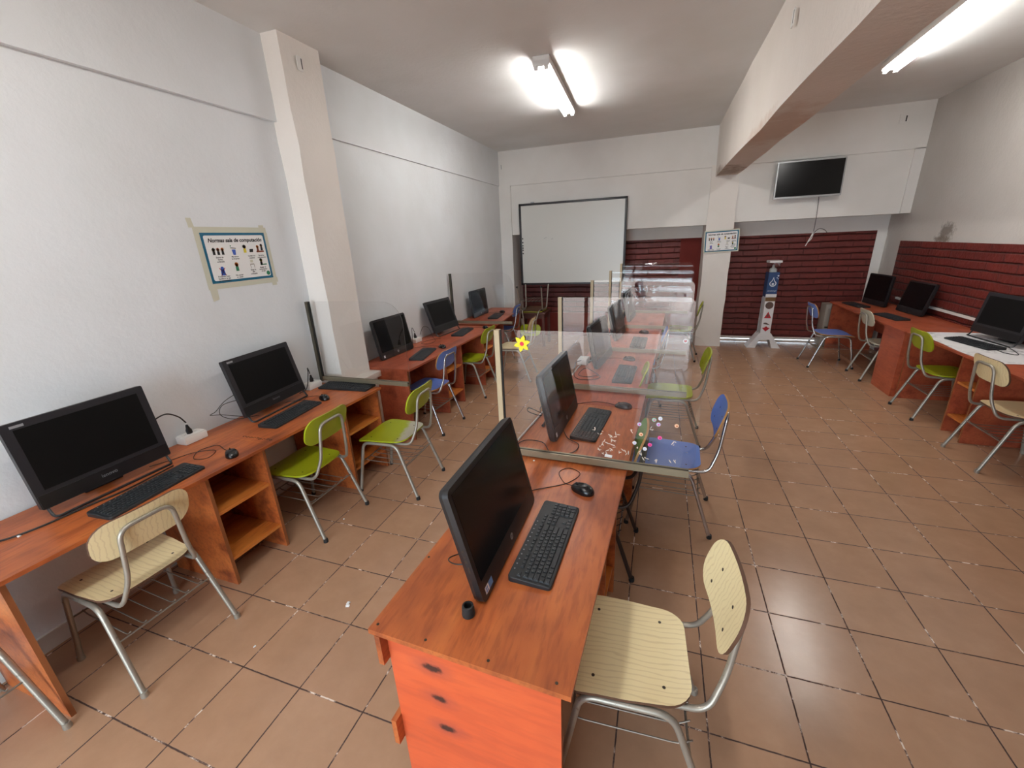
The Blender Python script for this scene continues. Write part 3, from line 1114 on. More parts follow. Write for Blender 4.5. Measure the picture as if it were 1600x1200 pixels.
aio('L', 'large black all-in-one computer at the left edge, nearest on the left desk', -2.492, 1.055, 0.0, 0.13, .535, .40)
aio('L', 'black all-in-one computer between the notice and the white pillar, on the left desk', -2.545, 2.10, 0.08, 0.22, .56, .39)
aio('H', 'black all-in-one computer just beyond the white pillar, behind the edge of a clear screen', -2.523, 3.605, -0.06, 0.19, .525, .40, sticker=True)
aio('L', 'black all-in-one computer leaning far back on the left desk, before the second wall screen', -2.50, 4.68, -0.10, 0.33, .54, .39, logo=False)
aio('H', 'black all-in-one computer farthest along the left wall, near the whiteboard', -2.555, 5.92, -0.04, 0.10, .52, .395, sticker=False)
aio('H', 'black all-in-one computer in the foreground on the nearest middle desk', -0.449, 1.195, 0.0, 0.235, .573, .402, sticker='windows')
aio('H', 'black all-in-one computer behind the clear screen with the yellow flower', -0.473, 2.31, -0.04, 0.197, .56, .392, sticker=True)
aio('H', 'black all-in-one computer third along the middle row, its top above the second clear screen', -0.410, 3.70, -0.12, 0.205, .545, .38, logo=False)
aio('H', 'black all-in-one computer fourth along the middle row, seen through three clear screens', -0.36, 4.75, -0.10, 0.2, .53, .38, logo=False)
aio('H', 'black all-in-one computer at the far end of the middle row, before the whiteboard', -0.30, 5.85, -0.08, 0.2, .53, .38, logo=False)
aio('H', 'black all-in-one computer in the far right corner, in front of the white corner pillar', 2.82, 7.13, 3.26, 0.08, .515, .41, logo=False)
aio('H', 'black all-in-one computer on the brick wall desk, second from the far corner', 2.925, 6.45, 3.20, 0.215, .52, .385, logo=False)
aio('L', 'large black all-in-one computer standing on the white cloth', 2.915, 4.95, 3.22, 0.155, .55, .37, z=0.7235, logo=False)


# ------------------------------------------------------------------ keyboards and mice
def make_keyboard(label, slim=True, big=True):
    root = thing('keyboard', label, 'keyboard', (0, 0, 0), 0, 'keyboards on the desks')
    Wk, Dk = 0.452, 0.150
    mb = MB()
    out = [(u, v) for u, v in rrect(Wk, Dk, 0.012, 4)]
    k = len(out)
    hz = lambda v: 0.020 - 0.008 * (v + Dk / 2) / Dk
    P = [(u, v, 0.0) for u, v in out] + [(u, v, hz(v) - .002) for u, v in out] + [(u * .993, v * .98, hz(v)) for u, v in out]
    F = [list(range(k))[::-1], [2 * k + i for i in range(k)]]
    for j in (0, 1):
        F += [[j * k + i, j * k + (i + 1) % k, (j + 1) * k + (i + 1) % k, (j + 1) * k + i] for i in range(k)]
    mb.poly(P, F).build('keyboard_body', 'kb', root)
    pit = 0.0188
    x_l = Wk / 2 - 0.012

    def block(name, keys):
        mb = MB()
        us = [k_[0] for k_ in keys] + [k_[0] + k_[2] for k_ in keys]
        vs = [k_[1] for k_ in keys] + [k_[1] + k_[3] for k_ in keys]
        q = [(x_l - max(us) * pit, -Dk / 2 + .030 + min(vs) * pit), (x_l - min(us) * pit, -Dk / 2 + .030 + max(vs) * pit)]
        mb.poly([(x_, y_, hz(y_) + d_) for d_ in (-.002, .0005) for x_, y_ in ((q[0][0], q[0][1]), (q[1][0], q[0][1]), (q[1][0], q[1][1]), (q[0][0], q[1][1]))],
                [[0, 1, 2, 3], [4, 5, 6, 7], [0, 1, 5, 4], [1, 2, 6, 5], [2, 3, 7, 6], [3, 0, 4, 7]])
        for u0, row, wd, dp in keys:
            x0 = x_l - u0 * pit
            x1 = x0 - wd * pit
            yc = -Dk / 2 + 0.030 + row * pit
            y0, y1 = yc + .0, yc + dp * pit
            g = 0.0013
            z0 = hz((y0 + y1) / 2) - .001
            z1 = z0 + 0.006
            a = [(x0 - g, y0 + g), (x1 + g, y0 + g), (x1 + g, y1 - g), (x0 - g, y1 - g)]
            i = 0.0016
            b = [(x0 - g - i, y0 + g + i), (x1 + g + i, y0 + g + i), (x1 + g + i, y1 - g - i), (x0 - g - i, y1 - g - i)]
            mb.m = 0
            mb.poly([(p[0], p[1], z0) for p in a] + [(p[0], p[1], z1) for p in b], [[4, 5, 6, 7], [0, 1, 5, 4], [1, 2, 6, 5], [2, 3, 7, 6], [3, 0, 4, 7]])
            if wd < 3:
                mb.m = 1
                lx, ly = b[0][0] - .0022, b[0][1] + .0025
                mb.poly([(lx, ly, z1 + .0003), (lx - .0020, ly, z1 + .0003), (lx - .0020, ly + .0030, z1 + .0003), (lx, ly + .0030, z1 + .0003)], [[0, 1, 2, 3]])
        return mb.build(name, ['key', 'legend'], root, smooth=False)
    main = []
    rows = [[1] * 13 + [2], [1.5] + [1] * 12 + [1.5], [1.75] + [1] * 11 + [2.25], [1.25] + [1] * 11 + [2.75], [1.25, 1.25, 1.25, 5.75, 1.25, 1.25, 1.25, 1.75]]
    for r, ws in enumerate(rows):
        u = 0
        for w_ in ws:
            main.append((u, r + 1.0, w_, 1))
            u += w_
    block('main_keys', main)
    block('function_keys', [(u, -0.15, 1, .85) for u in (0, 2, 3, 4, 5, 6.5, 7.5, 8.5, 9.5, 11, 12, 13, 14)])
    block('cursor_keys', [(15.4 + i, r, 1, 1) for r in (1, 2) for i in (0, 1, 2)] + [(16.4, 4, 1, 1)] + [(15.4 + i, 5, 1, 1) for i in (0, 1, 2)] + [(15.4 + i, -.15, 1, .85) for i in (0, 1, 2)])
    block('number_pad', [(18.8 + i, r, 1, 1) for r in (1, 2, 3, 4) for i in (0, 1, 2)] + [(18.8, 5, 2, 1), (20.8, 5, 1, 1), (21.8, 1, 1, 1), (21.8, 2, 1, 2), (21.8, 4, 1, 2)])
    mb = MB()
    for k in range(12):
        x = x_l - .03 - k * .024
        mb.lathe([(0.0028, 0), (0.0028, .0008)], (x, -Dk / 2 + .012, hz(-Dk / 2 + .012)), 8)
    mb.build('media_buttons', 'legend', root)
    return root


KB0 = None


def keyboard(label, x, y, yaw, z=0.7203):
    global KB0
    if KB0 is None:
        KB0 = make_keyboard(label)
        o = KB0
    else:
        o = dup(KB0)
        tag(o, label, 'keyboard', 'keyboards on the desks')
    o.location = (x, y, z)
    o.rotation_euler = (0, 0, yaw - PI / 2)
    return o


keyboard('black keyboard in the foreground, in front of the nearest middle computer', -0.335, 1.250, -0.03)
keyboard('black keyboard on the left desk below the largest left computer', -2.288, 1.085, 0.07)
keyboard('black keyboard on the left desk below the computer beside the white pillar', -2.360, 2.025, 0.09)
keyboard('loose black keyboard lying crosswise at the end of the left desk, under the clear screen', -2.365, 2.60, Q + PI + .06)
keyboard('black keyboard beyond the white pillar, behind the blue chair backrest', -2.265, 3.650, 0.20)
keyboard('black keyboard under the far-tilted computer of the left row', -2.315, 4.72, 0.10)
keyboard('black keyboard farthest along the left wall', -2.30, 5.87, 0.12)
keyboard('black keyboard behind the flower screen, seen through the flecks of adhesive', -0.330, 2.325, -0.09)
keyboard('black keyboard third along the middle row', -0.215, 3.35, -0.04)
keyboard('black keyboard fourth along the middle row, seen through several clear screens', -0.16, 4.45, -0.03)
keyboard('black keyboard lying before the computer of the far right corner', 2.62, 7.10, PI + .10)
keyboard('black keyboard on the brick wall desk, behind the off-white chair', 2.655, 6.17, PI + .12)
keyboard('black keyboard lying on the white cloth', 2.725, 4.82, PI + .19, 0.7245)


def mouse(label, x, y, ang, cord, z=0.7203):
    """ang: direction the front of the mouse points to (its cord leaves there); cord in world coordinates"""
    root = thing('computer_mouse', label, 'mouse', (x, y, z), 0, 'mice on the desks')
    R = Matrix.Rotation(ang, 3, 'Z')
    mb = MB()
    lv = [(1.0, 0.0), (1.03, .006), (1.0, .014), (.90, .023), (.72, .030), (.45, .0345), (.15, .036)]
    n = 24
    P = []
    for sc, zz in lv:
        for k in range(n):
            a = 2 * PI * k / n
            u = math.cos(a)
            v = math.sin(a)
            px = 0.056 * math.copysign(abs(u) ** 0.85, u) * sc - (1 - sc) * .006
            py = (0.031 + 0.0025 * (u < 0) - .003 * u * u) * math.copysign(abs(v) ** 0.8, v) * sc
            P.append(R @ V((px, py, zz * (1.0 if u < .2 else 1.0 - .18 * (u - .2)))))
    F = [[j * n + k, j * n + (k + 1) % n, (j + 1) * n + (k + 1) % n, (j + 1) * n + k] for j in range(len(lv) - 1) for k in range(n)]
    F += [list(range(n))[::-1], [(len(lv) - 1) * n + k for k in range(n)]]
    mb.poly(P, F).build('mouse_body', 'mouse', root)
    MB().lathe([(0.006, -.003), (0.009, -.0015), (0.009, .0015), (.006, .003)], R @ V((0.030, 0, 0.026)), 12, R @ V((0, 1, 0))).build('scroll_wheel', 'rubber', root)
    p0 = V((x, y, 0)) + R @ V((0.055, 0, 0))
    pts = [(p0.x - x, p0.y - y, .006)] + [(c[0] - x, c[1] - y, (c[2] - z) if len(c) > 2 else .0024) for c in cord]
    MB().tube(spline(pts, 6), 0.0018, 6).build('cord', 'cable', root)
    return root


mouse('black mouse in the foreground, beside the nearest middle keyboard', -0.265, 1.612, PI * .86,
      [(-.36, 1.66), (-.40, 1.74), (-.36, 1.79), (-.30, 1.75), (-.34, 1.66), (-.42, 1.60), (-.48, 1.56), (-.52, 1.50)])
mouse('black mouse behind the flower screen, at the right edge of the middle desk', -0.170, 2.640, 2.9,
      [(-.27, 2.69), (-.36, 2.70), (-.44, 2.66), (-.52, 2.60)])
mouse('black mouse third along the middle row', -0.215, 3.79, 2.8, [(-.33, 3.84), (-.42, 3.80), (-.47, 3.72)])
mouse('black mouse fourth along the middle row, beyond two clear screens', -0.13, 4.95, 2.8, [(-.25, 5.0), (-.34, 4.98), (-.40, 4.9)])
mouse('black mouse on the left desk, beside the white socket box near the shelf unit', -2.225, 1.462, 2.6,
      [(-2.33, 1.50), (-2.43, 1.53), (-2.47, 1.45), (-2.40, 1.37), (-2.33, 1.40), (-2.38, 1.48), (-2.48, 1.42), (-2.52, 1.32), (-2.56, 1.24)])
mouse('black mouse on the left desk, between the pillar keyboard and the loose keyboard', -2.355, 2.330, 2.7,
      [(-2.46, 2.37), (-2.52, 2.33), (-2.50, 2.27), (-2.56, 2.24), (-2.60, 2.2)])
mouse('black mouse beyond the white pillar, hidden partly by the blue backrest', -2.205, 3.955, 2.6, [(-2.32, 4.0), (-2.42, 3.97), (-2.5, 3.9), (-2.56, 3.8)])
mouse('black mouse beside the keyboard of the far-tilted left computer', -2.125, 5.005, 2.3, [(-2.2, 5.06), (-2.28, 5.05), (-2.38, 5.03), (-2.46, 4.94)])
mouse('black mouse farthest along the left wall', -2.33, 6.22, 2.6, [(-2.42, 6.26), (-2.5, 6.2), (-2.56, 6.1)])


# ------------------------------------------------------------------ socket boxes and leads
def socket_box(label, x, y, rz, z=0.7203, s=1.0):
    root = thing('socket_box', label, 'socket', (x, y, z), rz, 'white socket boxes on the desks')
    MB().rbox((0, 0, 0.024 * s), (0.085 * s, 0.135 * s, 0.046 * s), 0.005).build('box_body', 'white_plastic', root)
    p = MB().rbox((0, 0, 0.049 * s), (0.078 * s, 0.125 * s, 0.006 * s), 0.002).build('cover_plate', 'white_plastic', root)
    mb = MB()
    for yy in (-.03, .03):
        for dy in (-.007, 0, .007):
            mb.lathe([(0.002, 0), (0.002, .0004)], (0, yy + dy, 0.0521 * s), 8)
    mb.build('socket_holes', 'ink', p)
    return root


def lead(label, pts, plug=None, r=0.0032, m='cable', group='power leads on the desks'):
    o0 = V(pts[0])
    root = thing('power_lead', label, 'cable', o0, 0, group)
    MB().tube(spline([V(p) - o0 for p in pts], 8), r, 8).build('lead', m, root)
    if plug:
        a, d = V(plug[0]) - o0, V(plug[1]).normalized()
        MB().lathe([(0.016, 0), (0.016, .022), (.011, .034), (.006, .056)], a, 12, d).build('plug', 'black', root)
    return root


socket_box('white socket box at the wall beside the largest left computer', -2.655, 1.545, 0.0)
socket_box('white socket box at the wall, before the white pillar', -2.655, 2.530, 0.0)
socket_box('white socket box at the wall beyond the white pillar, with tangled leads', -2.65, 4.15, 0.0)
socket_box('white socket box at the wall beside the second wall screen', -2.66, 5.10, 0.0)
socket_box('white socket box on the left edge of the second middle desk, behind a screen', -0.60, 3.62, -.05)
lead('black lead arching from the largest left computer into its socket box', [(-2.57, 1.26, .86), (-2.60, 1.33, .93), (-2.63, 1.43, .945), (-2.645, 1.50, .90), (-2.652, 1.535, .845)],
     ((-2.655, 1.54, .774), (0.03, -.1, 1)), .004)
lead('black lead looping up from the socket box before the white pillar', [(-2.62, 2.36, .735), (-2.60, 2.42, .76), (-2.61, 2.47, .86), (-2.635, 2.50, .90), (-2.65, 2.525, .86), (-2.654, 2.53, .84)],
     ((-2.655, 2.535, .774), (0, 0, 1)), .0035)
lead('thin black lead looped on the white wall left of the pillar computer', [(-2.62, 1.88, .92), (-2.66, 1.80, .88), (-2.68, 1.74, .83), (-2.68, 1.70, .82), (-2.67, 1.76, .80), (-2.65, 1.84, .76), (-2.60, 1.90, .735), (-2.58, 1.95, .726)], None, .0022)
lead('thin black lead hanging in a loop beside the pillar computer', [(-2.62, 1.87, .87), (-2.66, 1.78, .86), (-2.675, 1.76, .80), (-2.66, 1.82, .745), (-2.61, 1.91, .725)], None, .0022)
lead('black lead at the left edge, lying along the desk below the largest screen', [(-2.60, .70, .83), (-2.66, .62, .84), (-2.69, .55, .83), (-2.685, .52, .76), (-2.60, .56, .726), (-2.50, .63, .726), (-2.45, .74, .726), (-2.43, .92, .7265), (-2.41, 1.05, .7265), (-2.43, 1.28, .726)], None, .004)
lead('tangled black leads at the socket box beyond the white pillar', [(-2.60, 3.82, .73), (-2.56, 3.90, .727), (-2.60, 4.00, .78), (-2.64, 4.08, .90), (-2.65, 4.13, .86), (-2.652, 4.145, .84)], ((-2.652, 4.148, .774), (0, -.1, 1)), .003)
lead('thin black lead looping over the wall beside the far-tilted computer', [(-2.62, 4.20, .80), (-2.60, 4.26, .88), (-2.57, 4.33, .85), (-2.53, 4.34, .74), (-2.45, 4.25, .727), (-2.42, 4.12, .727), (-2.47, 4.05, .727), (-2.55, 4.1, .727), (-2.52, 4.25, .727), (-2.44, 4.36, .727)], None, .0022)
lead('thin black lead behind the foreground computer, bowing past its left side', [(-.52, .985, .80), (-.585, .98, .79), (-.625, 1.02, .77), (-.60, 1.10, .74), (-.56, 1.2, .725)], None, .0022)
lead('black lead looping on the desk in front of the flower screen computer', [(-.50, 1.93, .727), (-.56, 2.02, .727), (-.66, 2.02, .727), (-.68, 1.94, .727), (-.60, 1.90, .727), (-.52, 1.93, .727), (-.44, 1.91, .727), (-.37, 1.95, .727), (-.36, 2.04, .727), (-.43, 2.10, .727), (-.48, 2.2, .727)], None, .0026)
lead('black leads bunched behind the flower screen computer', [(-.62, 2.25, .80), (-.69, 2.22, .84), (-.72, 2.30, .78), (-.66, 2.38, .727), (-.70, 2.50, .727), (-.66, 2.58, .76), (-.60, 2.50, .80), (-.57, 2.40, .78)], None, .0026)
lead('black leads knotted on the second middle desk, behind the third computer', [(-.42, 3.28, .727), (-.50, 3.22, .727), (-.58, 3.26, .727), (-.54, 3.34, .76), (-.46, 3.30, .745), (-.40, 3.22, .727), (-.50, 3.14, .727), (-.60, 3.20, .73), (-.62, 3.34, .80), (-.60, 3.5, .78)], None, .003)
lead('white lead running along the left edge of the middle desks', [(-.700, 2.02, .7245), (-.665, 2.5, .7245), (-.645, 3.0, .7245), (-.62, 3.45, .7245), (-.605, 3.58, .73)], None, .006, 'white_plastic')
lead('white lead along the edge of the foreground middle desk, behind the screen', [(-.745, 1.5, .7245), (-.725, 1.8, .7245), (-.703, 2.0, .7245)], None, .005, 'white_plastic')
lead('black leads lying on the white cloth in front of the large right computer', [(2.80, 4.62, .7265), (2.72, 4.70, .7265), (2.70, 4.90, .7265), (2.78, 5.02, .7265), (2.83, 4.92, .7265), (2.79, 4.72, .7265), (2.76, 4.52, .7265), (2.81, 4.44, .7265), (2.86, 4.55, .7265), (2.88, 4.7, .74)], None, .003)


# ------------------------------------------------------------------ clear screens between the seats
def divider(label, p_post, p_end, ztop, post_m, zpost0, r=0.07, bow=0.0, rail=True, z_rail=0.742, rail_from=0.0, group='clear screens between the seats'):
    """upright channel at p_post, bottom channel and acrylic sheet running to p_end"""
    a = V((p_post[0], p_post[1], 0))
    b = V((p_end[0], p_end[1], 0))
    root = thing('desk_divider', label, 'screen', (a.x, a.y, 0), 0, group)
    d = (b - a)
    Ld = d.length
    d.normalize()
    nrm = V((-d.y, d.x, 0))
    rz = math.atan2(d.y, d.x)
    po = MB().box((0, 0, (zpost0 + ztop) / 2), (0.026, 0.030, ztop - zpost0), rz).build('upright_channel', post_m, root, smooth=False)
    q = d * 0.0155
    MB().box((q.x, q.y, (zpost0 + .03 + ztop) / 2), (0.006, 0.012, ztop - zpost0 - .03), rz).build('gasket', 'gasket', po, smooth=False)
    if rail:
        c = d * (rail_from + (Ld - .02 - rail_from) / 2)
        ra = MB()
        ra.box((c.x, c.y, z_rail - .006), (Ld - .02 - rail_from, 0.030, 0.012), rz)
        for s in (-1, 1):
            e = c + nrm * (s * 0.0105)
            ra.box((e.x, e.y, z_rail + .010), (Ld - .02 - rail_from, 0.009, 0.020), rz)
        ro = ra.build('bottom_channel', 'alu', root, smooth=False)
        g = MB().box((c.x, c.y, z_rail + .011), (Ld - .024 - rail_from, 0.011, 0.014), rz).build('gasket', 'gasket', ro, smooth=False)
    z0 = z_rail + .002
    H = ztop - z0
    u0 = 0.016
    wv = Ld - u0
    n = 30
    nz = 110 if bow else 1
    mb = MB()
    outl = [(u0, z0)] + [(u0 + wv, z0)]
    for k in range(9):
        t = k / 8 * PI / 2
        outl.append((u0 + wv - r + r * math.cos(t), ztop - r + r * math.sin(t)))
    outl.append((u0, ztop))
    if not bow:
        mb.prism(outl, -0.0015, 0.0015, lambda u, v, w_: d * u + nrm * w_ + V((0, 0, v)))
        mb.mi = [0, 0] + [1] * (len(mb.mi) - 2)
    else:
        # a sheet that has bowed slightly between its channels
        P = []
        for j in range(nz + 1):
            zz = z0 + H * j / nz
            for i in range(n + 1):
                um = u0 + wv
                if zz > ztop - r:
                    um = u0 + wv - r + math.sqrt(max(0, r * r - (zz - ztop + r) ** 2))
                u = u0 + (um - u0) * i / n
                off = bow * (math.sin(zz * 58 + u * 1.1) * (0.35 + 0.65 * math.sin(zz * 5 + u)) + 0.9 * math.sin(zz * 17 + 1.0 - u * .6))
                P.append(d * u + nrm * off + V((0, 0, zz)))
        F = [[j * (n + 1) + i, j * (n + 1) + i + 1, (j + 1) * (n + 1) + i + 1, (j + 1) * (n + 1) + i] for j in range(nz) for i in range(n)]
        mb.poly(P, F)
    sh = mb.build('acrylic_sheet', ['acrylic', 'acrylic_edge'], root)
    sh['label'] = 'clear acrylic sheet'

    def on(u, z, lift=0.0022):           # a point on the viewer's side of the sheet
        s = -1 if nrm.y > 0 else 1
        return d * u + nrm * (s * lift) + V((0, 0, z))
    return root, sh, on, d


D1, S1, on1, dd1 = divider('nearest clear screen of the middle row, with a yellow flower and round stickers on it', (-.728, 1.862), (0.205, 1.838), 1.392, 'beige_post', .60)
D2, S2, on2, dd2 = divider('second clear screen of the middle row, with one red and white sticker', (-.655, 2.93), (0.245, 2.895), 1.402, 'beige_post', .60)
divider('third clear screen of the middle row, rippled by reflections', (-.600, 4.07), (0.300, 4.03), 1.405, 'beige_post', .60, bow=0.0)
divider('fourth clear screen of the middle row, slightly bowed', (-.553, 5.2), (0.37, 5.16), 1.405, 'beige_post', .60, bow=0.0028)
divider('farthest clear screen of the middle row, with rounded corner before the column', (-.523, 6.3), (0.415, 6.24), 1.416, 'beige_post', .60, bow=0.0028)
divider('clear screen on the left wall beside the white pillar', (-2.675, 2.672), (-1.80, 2.668), 1.405, 'alu_dark', .735, r=.16, z_rail=.757, rail_from=0.02)
divider('clear screen on the left wall near the whiteboard, with a dark upright', (-2.675, 5.205), (-1.79, 5.20), 1.410, 'alu_dark', .735, r=.16, z_rail=.757, rail_from=0.02)

# flower on the nearest screen
def pix_on(sheet_on, root, d, u, z, rad, m, name='sticker', lift=.0024, tail=None):
    mb = MB()
    pts = [(u + rad * math.cos(k * PI / 8), z + rad * math.sin(k * PI / 8)) for k in range(16)]
    P = [sheet_on(a, b, lift) for a, b in pts] + [sheet_on(a, b, lift + .0006) for a, b in pts]
    n = 16
    mb.poly(P, [list(range(n)), [n + k for k in range(n)]] + [[k, (k + 1) % n, n + (k + 1) % n, n + k] for k in range(n)])
    return mb.build(name, m, root)


fl = thing('flower_decoration', 'yellow foam flower with a red centre, stuck on the nearest clear screen', 'decoration', (-.728, 1.862, 0))
mb = MB()
for k in range(6):
    a = k * PI / 3 + 0.28
    pts = [(0, -.007), (.016, -.0115), (.030, -.009), (.043, 0), (.030, .009), (.016, .0115), (0, .007)]
    pp_ = [(.126 + u * math.cos(a) - v * math.sin(a), 1.328 + u * math.sin(a) + v * math.cos(a)) for u, v in pts]
    nn = len(pp_)
    P = [on1(p[0], p[1], .003 + .001 * (k % 2)) for p in pp_] + [on1(p[0], p[1], .0065 + .001 * (k % 2)) for p in pp_]
    mb.poly(P, [list(range(nn)), [nn + q for q in range(nn)]] + [[q, (q + 1) % nn, nn + (q + 1) % nn, nn + q] for q in range(nn)])
mb.build('petals', 'yellow', fl)
pix_on(on1, fl, dd1, .126, 1.328, .0105, 'pinkred', 'flower_centre', .0082)
for (u, z, m, nm) in ((.773, 1.008, 'sticker_white', 'white round sticker'), (.747, .999, 'st_mint', 'mint round sticker'), (.767, .978, 'st_lilac', 'lilac round sticker'),
                      (.844, .980, 'st_peach', 'peach round sticker, apart on the right'), (.684, .970, 'st_lilac', 'lilac round sticker on the left'), (.694, .919, 'st_peach', 'peach round sticker on the left'),
                      (.667, .872, 'sticker_white', 'white drop-shaped sticker, lowest left'), (.777, .912, 'st_pink', 'bright pink round sticker, upper'), (.736, .871, 'st_pink', 'bright pink round sticker, lower'),
                      (.715, .847, 'sticker_white', 'white round sticker, lowest')):
    s = pix_on(on1, S1, dd1, u, z, .0095, m)
    s['label'] = nm
    if m in ('st_mint', 'st_lilac', 'st_peach', 'st_pink', 'sticker_white'):
        c2 = {'st_mint': 'st_pink', 'st_lilac': 'st_pink', 'st_peach': 'p_orange', 'st_pink': 'p_red', 'sticker_white': 'st_lilac'}[m]
        pix_on(on1, s, dd1, u + .001, z - .001, .0038, c2, 'printed_dot', .0032)
s = pix_on(on2, S2, dd2, .844, 1.121, .0165, 'sticker_white')
s['label'] = 'white round sticker with a red print'
mb = MB()
pts = [(-.009, .001), (-.005, .006), (0, .003), (.004, .008), (.009, .003), (.006, -.006), (-.003, -.008)]
mb.poly([on2(.844 + u, 1.121 + v, .0034) for u, v in pts], [list(range(7))]).build('red_print', 'p_red', s)
rnd = random.Random(11)
mb = MB()
spots = [(.482, .921), (.507, .907), (.549, .895), (.529, .859), (.514, .839), (.499, .82), (.531, .796), (.606, .818), (.63, .811), (.56, .86), (.57, .84), (.55, .82), (.585, .90), (.57, .875),
         (.738, .955), (.69, .84), (.70, .82), (.72, .80), (.76, .79), (.84, .80), (.66, .93), (.84, .89)]
for (u, z) in spots:
    for q in range(3):
        a = rnd.uniform(0, PI)
        lw, hw = rnd.uniform(.004, .013), rnd.uniform(.0012, .0028)
        cu_, cz = u + rnd.uniform(-.012, .012), z + rnd.uniform(-.010, .010)
        pts = []
        for k in range(8):
            t = 2 * PI * k / 8
            x, y = lw * math.cos(t) * rnd.uniform(.7, 1.2), hw * math.sin(t) * rnd.uniform(.7, 1.3)
            pts.append((cu_ + x * math.cos(a) - y * math.sin(a), cz + x * math.sin(a) + y * math.cos(a)))
        mb.poly([on1(p[0], p[1], .0022) for p in pts], [list(range(8))])
o = mb.build('adhesive_residue', 'residue', S1)
o['label'] = 'whitish flecks of old adhesive'
MB().poly([on1(u, v, .0024) for u, v in ((.53, .778), (.565, .777), (.568, .790), (.533, .795))], [[0, 1, 2, 3]]).build('paper_scrap', 'paper', S1)


# ------------------------------------------------------------------ notices
def disc(u, v, r, n=10, sx=1.0, sy=1.0):
    return [(u + sx * r * math.cos(2 * PI * k / n), v + sy * r * math.sin(2 * PI * k / n)) for k in range(n)]


def notice(label, org, right, up, Wp, Hp, simple=False, tape=True, k_head=1.0):
    """laminated notice; org = lower left corner"""
    org, right, up = V(org), V(right).normalized(), V(up).normalized()
    nrm = right.cross(up)
    root = thing('notice_poster', label, 'poster', org)
    pt = lambda u, v, w_=0.0: right * u + up * v + nrm * w_

    def lay(name, polys, parent, w_):
        mats = []
        mb = MB()
        for m, pts in polys:
            if m not in mats:
                mats.append(m)
            mb.m = mats.index(m)
            mb.flat(pts, lambda u, v: pt(u, v, w_))
        return mb.build(name, mats, parent, smooth=False)
    rect = lambda a, b, c, d: [(a, b), (c, b), (c, d), (a, d)]
    if tape:
        e = .035
        t = MB()
        for r_ in (rect(-e, Hp, Wp + e * .7, Hp + e), rect(-e, -e, Wp + e, 0), rect(-e, 0, 0, Hp), rect(Wp, 0, Wp + e * .8, Hp),
                   [(-.055, Hp + .03), (-.02, Hp + .03), (-.028, Hp + .085), (-.06, Hp + .085)], rect(Wp - .03, Hp + .03, Wp + .01, Hp + .05),
                   [(-.025, -.11), (.018, -.10), (.02, -.02), (-.03, -.02)], rect(Wp - .02, -.055, Wp + .02, -.03)):
            tk = .0003 + .0001 * len(t.f)
            t.flat(r_, lambda u, v: pt(u, v, tk))
        t.build('tape', 'tape', root, smooth=False)
    else:
        e = .014
        lay('laminate_margin', [('tape', rect(-e, -e, Wp + e, Hp + e))], root, .0008)
    MB().prism(rect(0, 0, Wp, Hp), .0012, .0022, lambda u, v, w_: pt(u, v, w_)).build('border', 'teal', root, smooth=False)
    bw = .016
    lay('sheet', [('paper', [(bw + x, bw + y) for x, y in [(p[0] + (Wp - 2 * bw) / 2, p[1] + (Hp - 2 * bw) / 2) for p in rrect(Wp - 2 * bw, Hp - 2 * bw, .012, 4)]])], root, .0026)
    text('Normas sala de computación', .034 * Wp / .475, 'ink', root, pt(Wp * .505, Hp * .815, .0026), right, up, 'heading', 'CENTER', 0.25, .0005, .0011)
    U = lambda f: Wp * f
    Z = lambda f: Hp * f

    def person(u, v, s, hair, body, skin='skin'):
        return [(body, [(u - .5 * s, v - 1.7 * s), (u + .5 * s, v - 1.7 * s), (u + .45 * s, v - .4 * s), (u - .45 * s, v - .4 * s)]),
                (hair, disc(u, v + .18 * s, .62 * s)), (skin, disc(u, v - .02 * s, .48 * s))]
    w3 = .0032
    s = Hp * .056
    icons = [
        ('pictogram', person(U(.13), Z(.66), s, 'ink', 'ink') + person(U(.195), Z(.66), s, 'p_brown', 'ink') + person(U(.26), Z(.66), s, 'p_orange', 'ink')),
        ('pictogram', [('p_blue', [(U(.40), Z(.66)), (U(.46), Z(.66)), (U(.452), Z(.55)), (U(.412), Z(.55))]), ('ink', [(U(.385), Z(.69)), (U(.47), Z(.675)), (U(.47), Z(.69)), (U(.385), Z(.705))]), ('p_green', disc(U(.395), Z(.735), Hp * .015))]),
        ('pictogram', person(U(.61), Z(.70), s * 1.2, 'ink', 'p_yellow', 'skin') + [('ink', [(U(.68), Z(.59)), (U(.74), Z(.59)), (U(.75), Z(.66)), (U(.69), Z(.66))])]),
        ('pictogram', person(U(.83), Z(.69), s, 'p_orange', 'p_brown') + person(U(.90), Z(.715), s, 'ink', 'ink') + [('p_brown', rect(U(.80), Z(.58), U(.93), Z(.615)))]),
        ('pictogram', [('p_blue', disc(U(.19), Z(.29), Hp * .04)), ('p_blue', [(U(.155), Z(.15)), (U(.225), Z(.15)), (U(.215), Z(.27)), (U(.165), Z(.27))]), ('p_red', [(U(.15), Z(.15)), (U(.16), Z(.145)), (U(.235), Z(.30)), (U(.225), Z(.305))]), ('p_red', [(U(.15), Z(.305)), (U(.235), Z(.15)), (U(.225), Z(.145)), (U(.14), Z(.30))])]),
        ('pictogram', person(U(.42), Z(.34), s * 1.3, 'p_orange', 'p_green', 'p_orange')),
        ('pictogram', [('tape', rect(U(.655), Z(.37), U(.70), Z(.43))), ('grey_box', rect(U(.645), Z(.325), U(.71), Z(.345))), ('grey_box', rect(U(.643), Z(.25), U(.65), Z(.33))), ('grey_box', rect(U(.705), Z(.25), U(.712), Z(.33)))]),
        ('pictogram', person(U(.84), Z(.40), s * 1.1, 'ink', 'ink', 'p_yellow') + [('p_green', rect(U(.83), Z(.30), U(.93), Z(.325)))]),
    ]
    for nm, polys in icons:
        lay(nm, polys, root, w3)
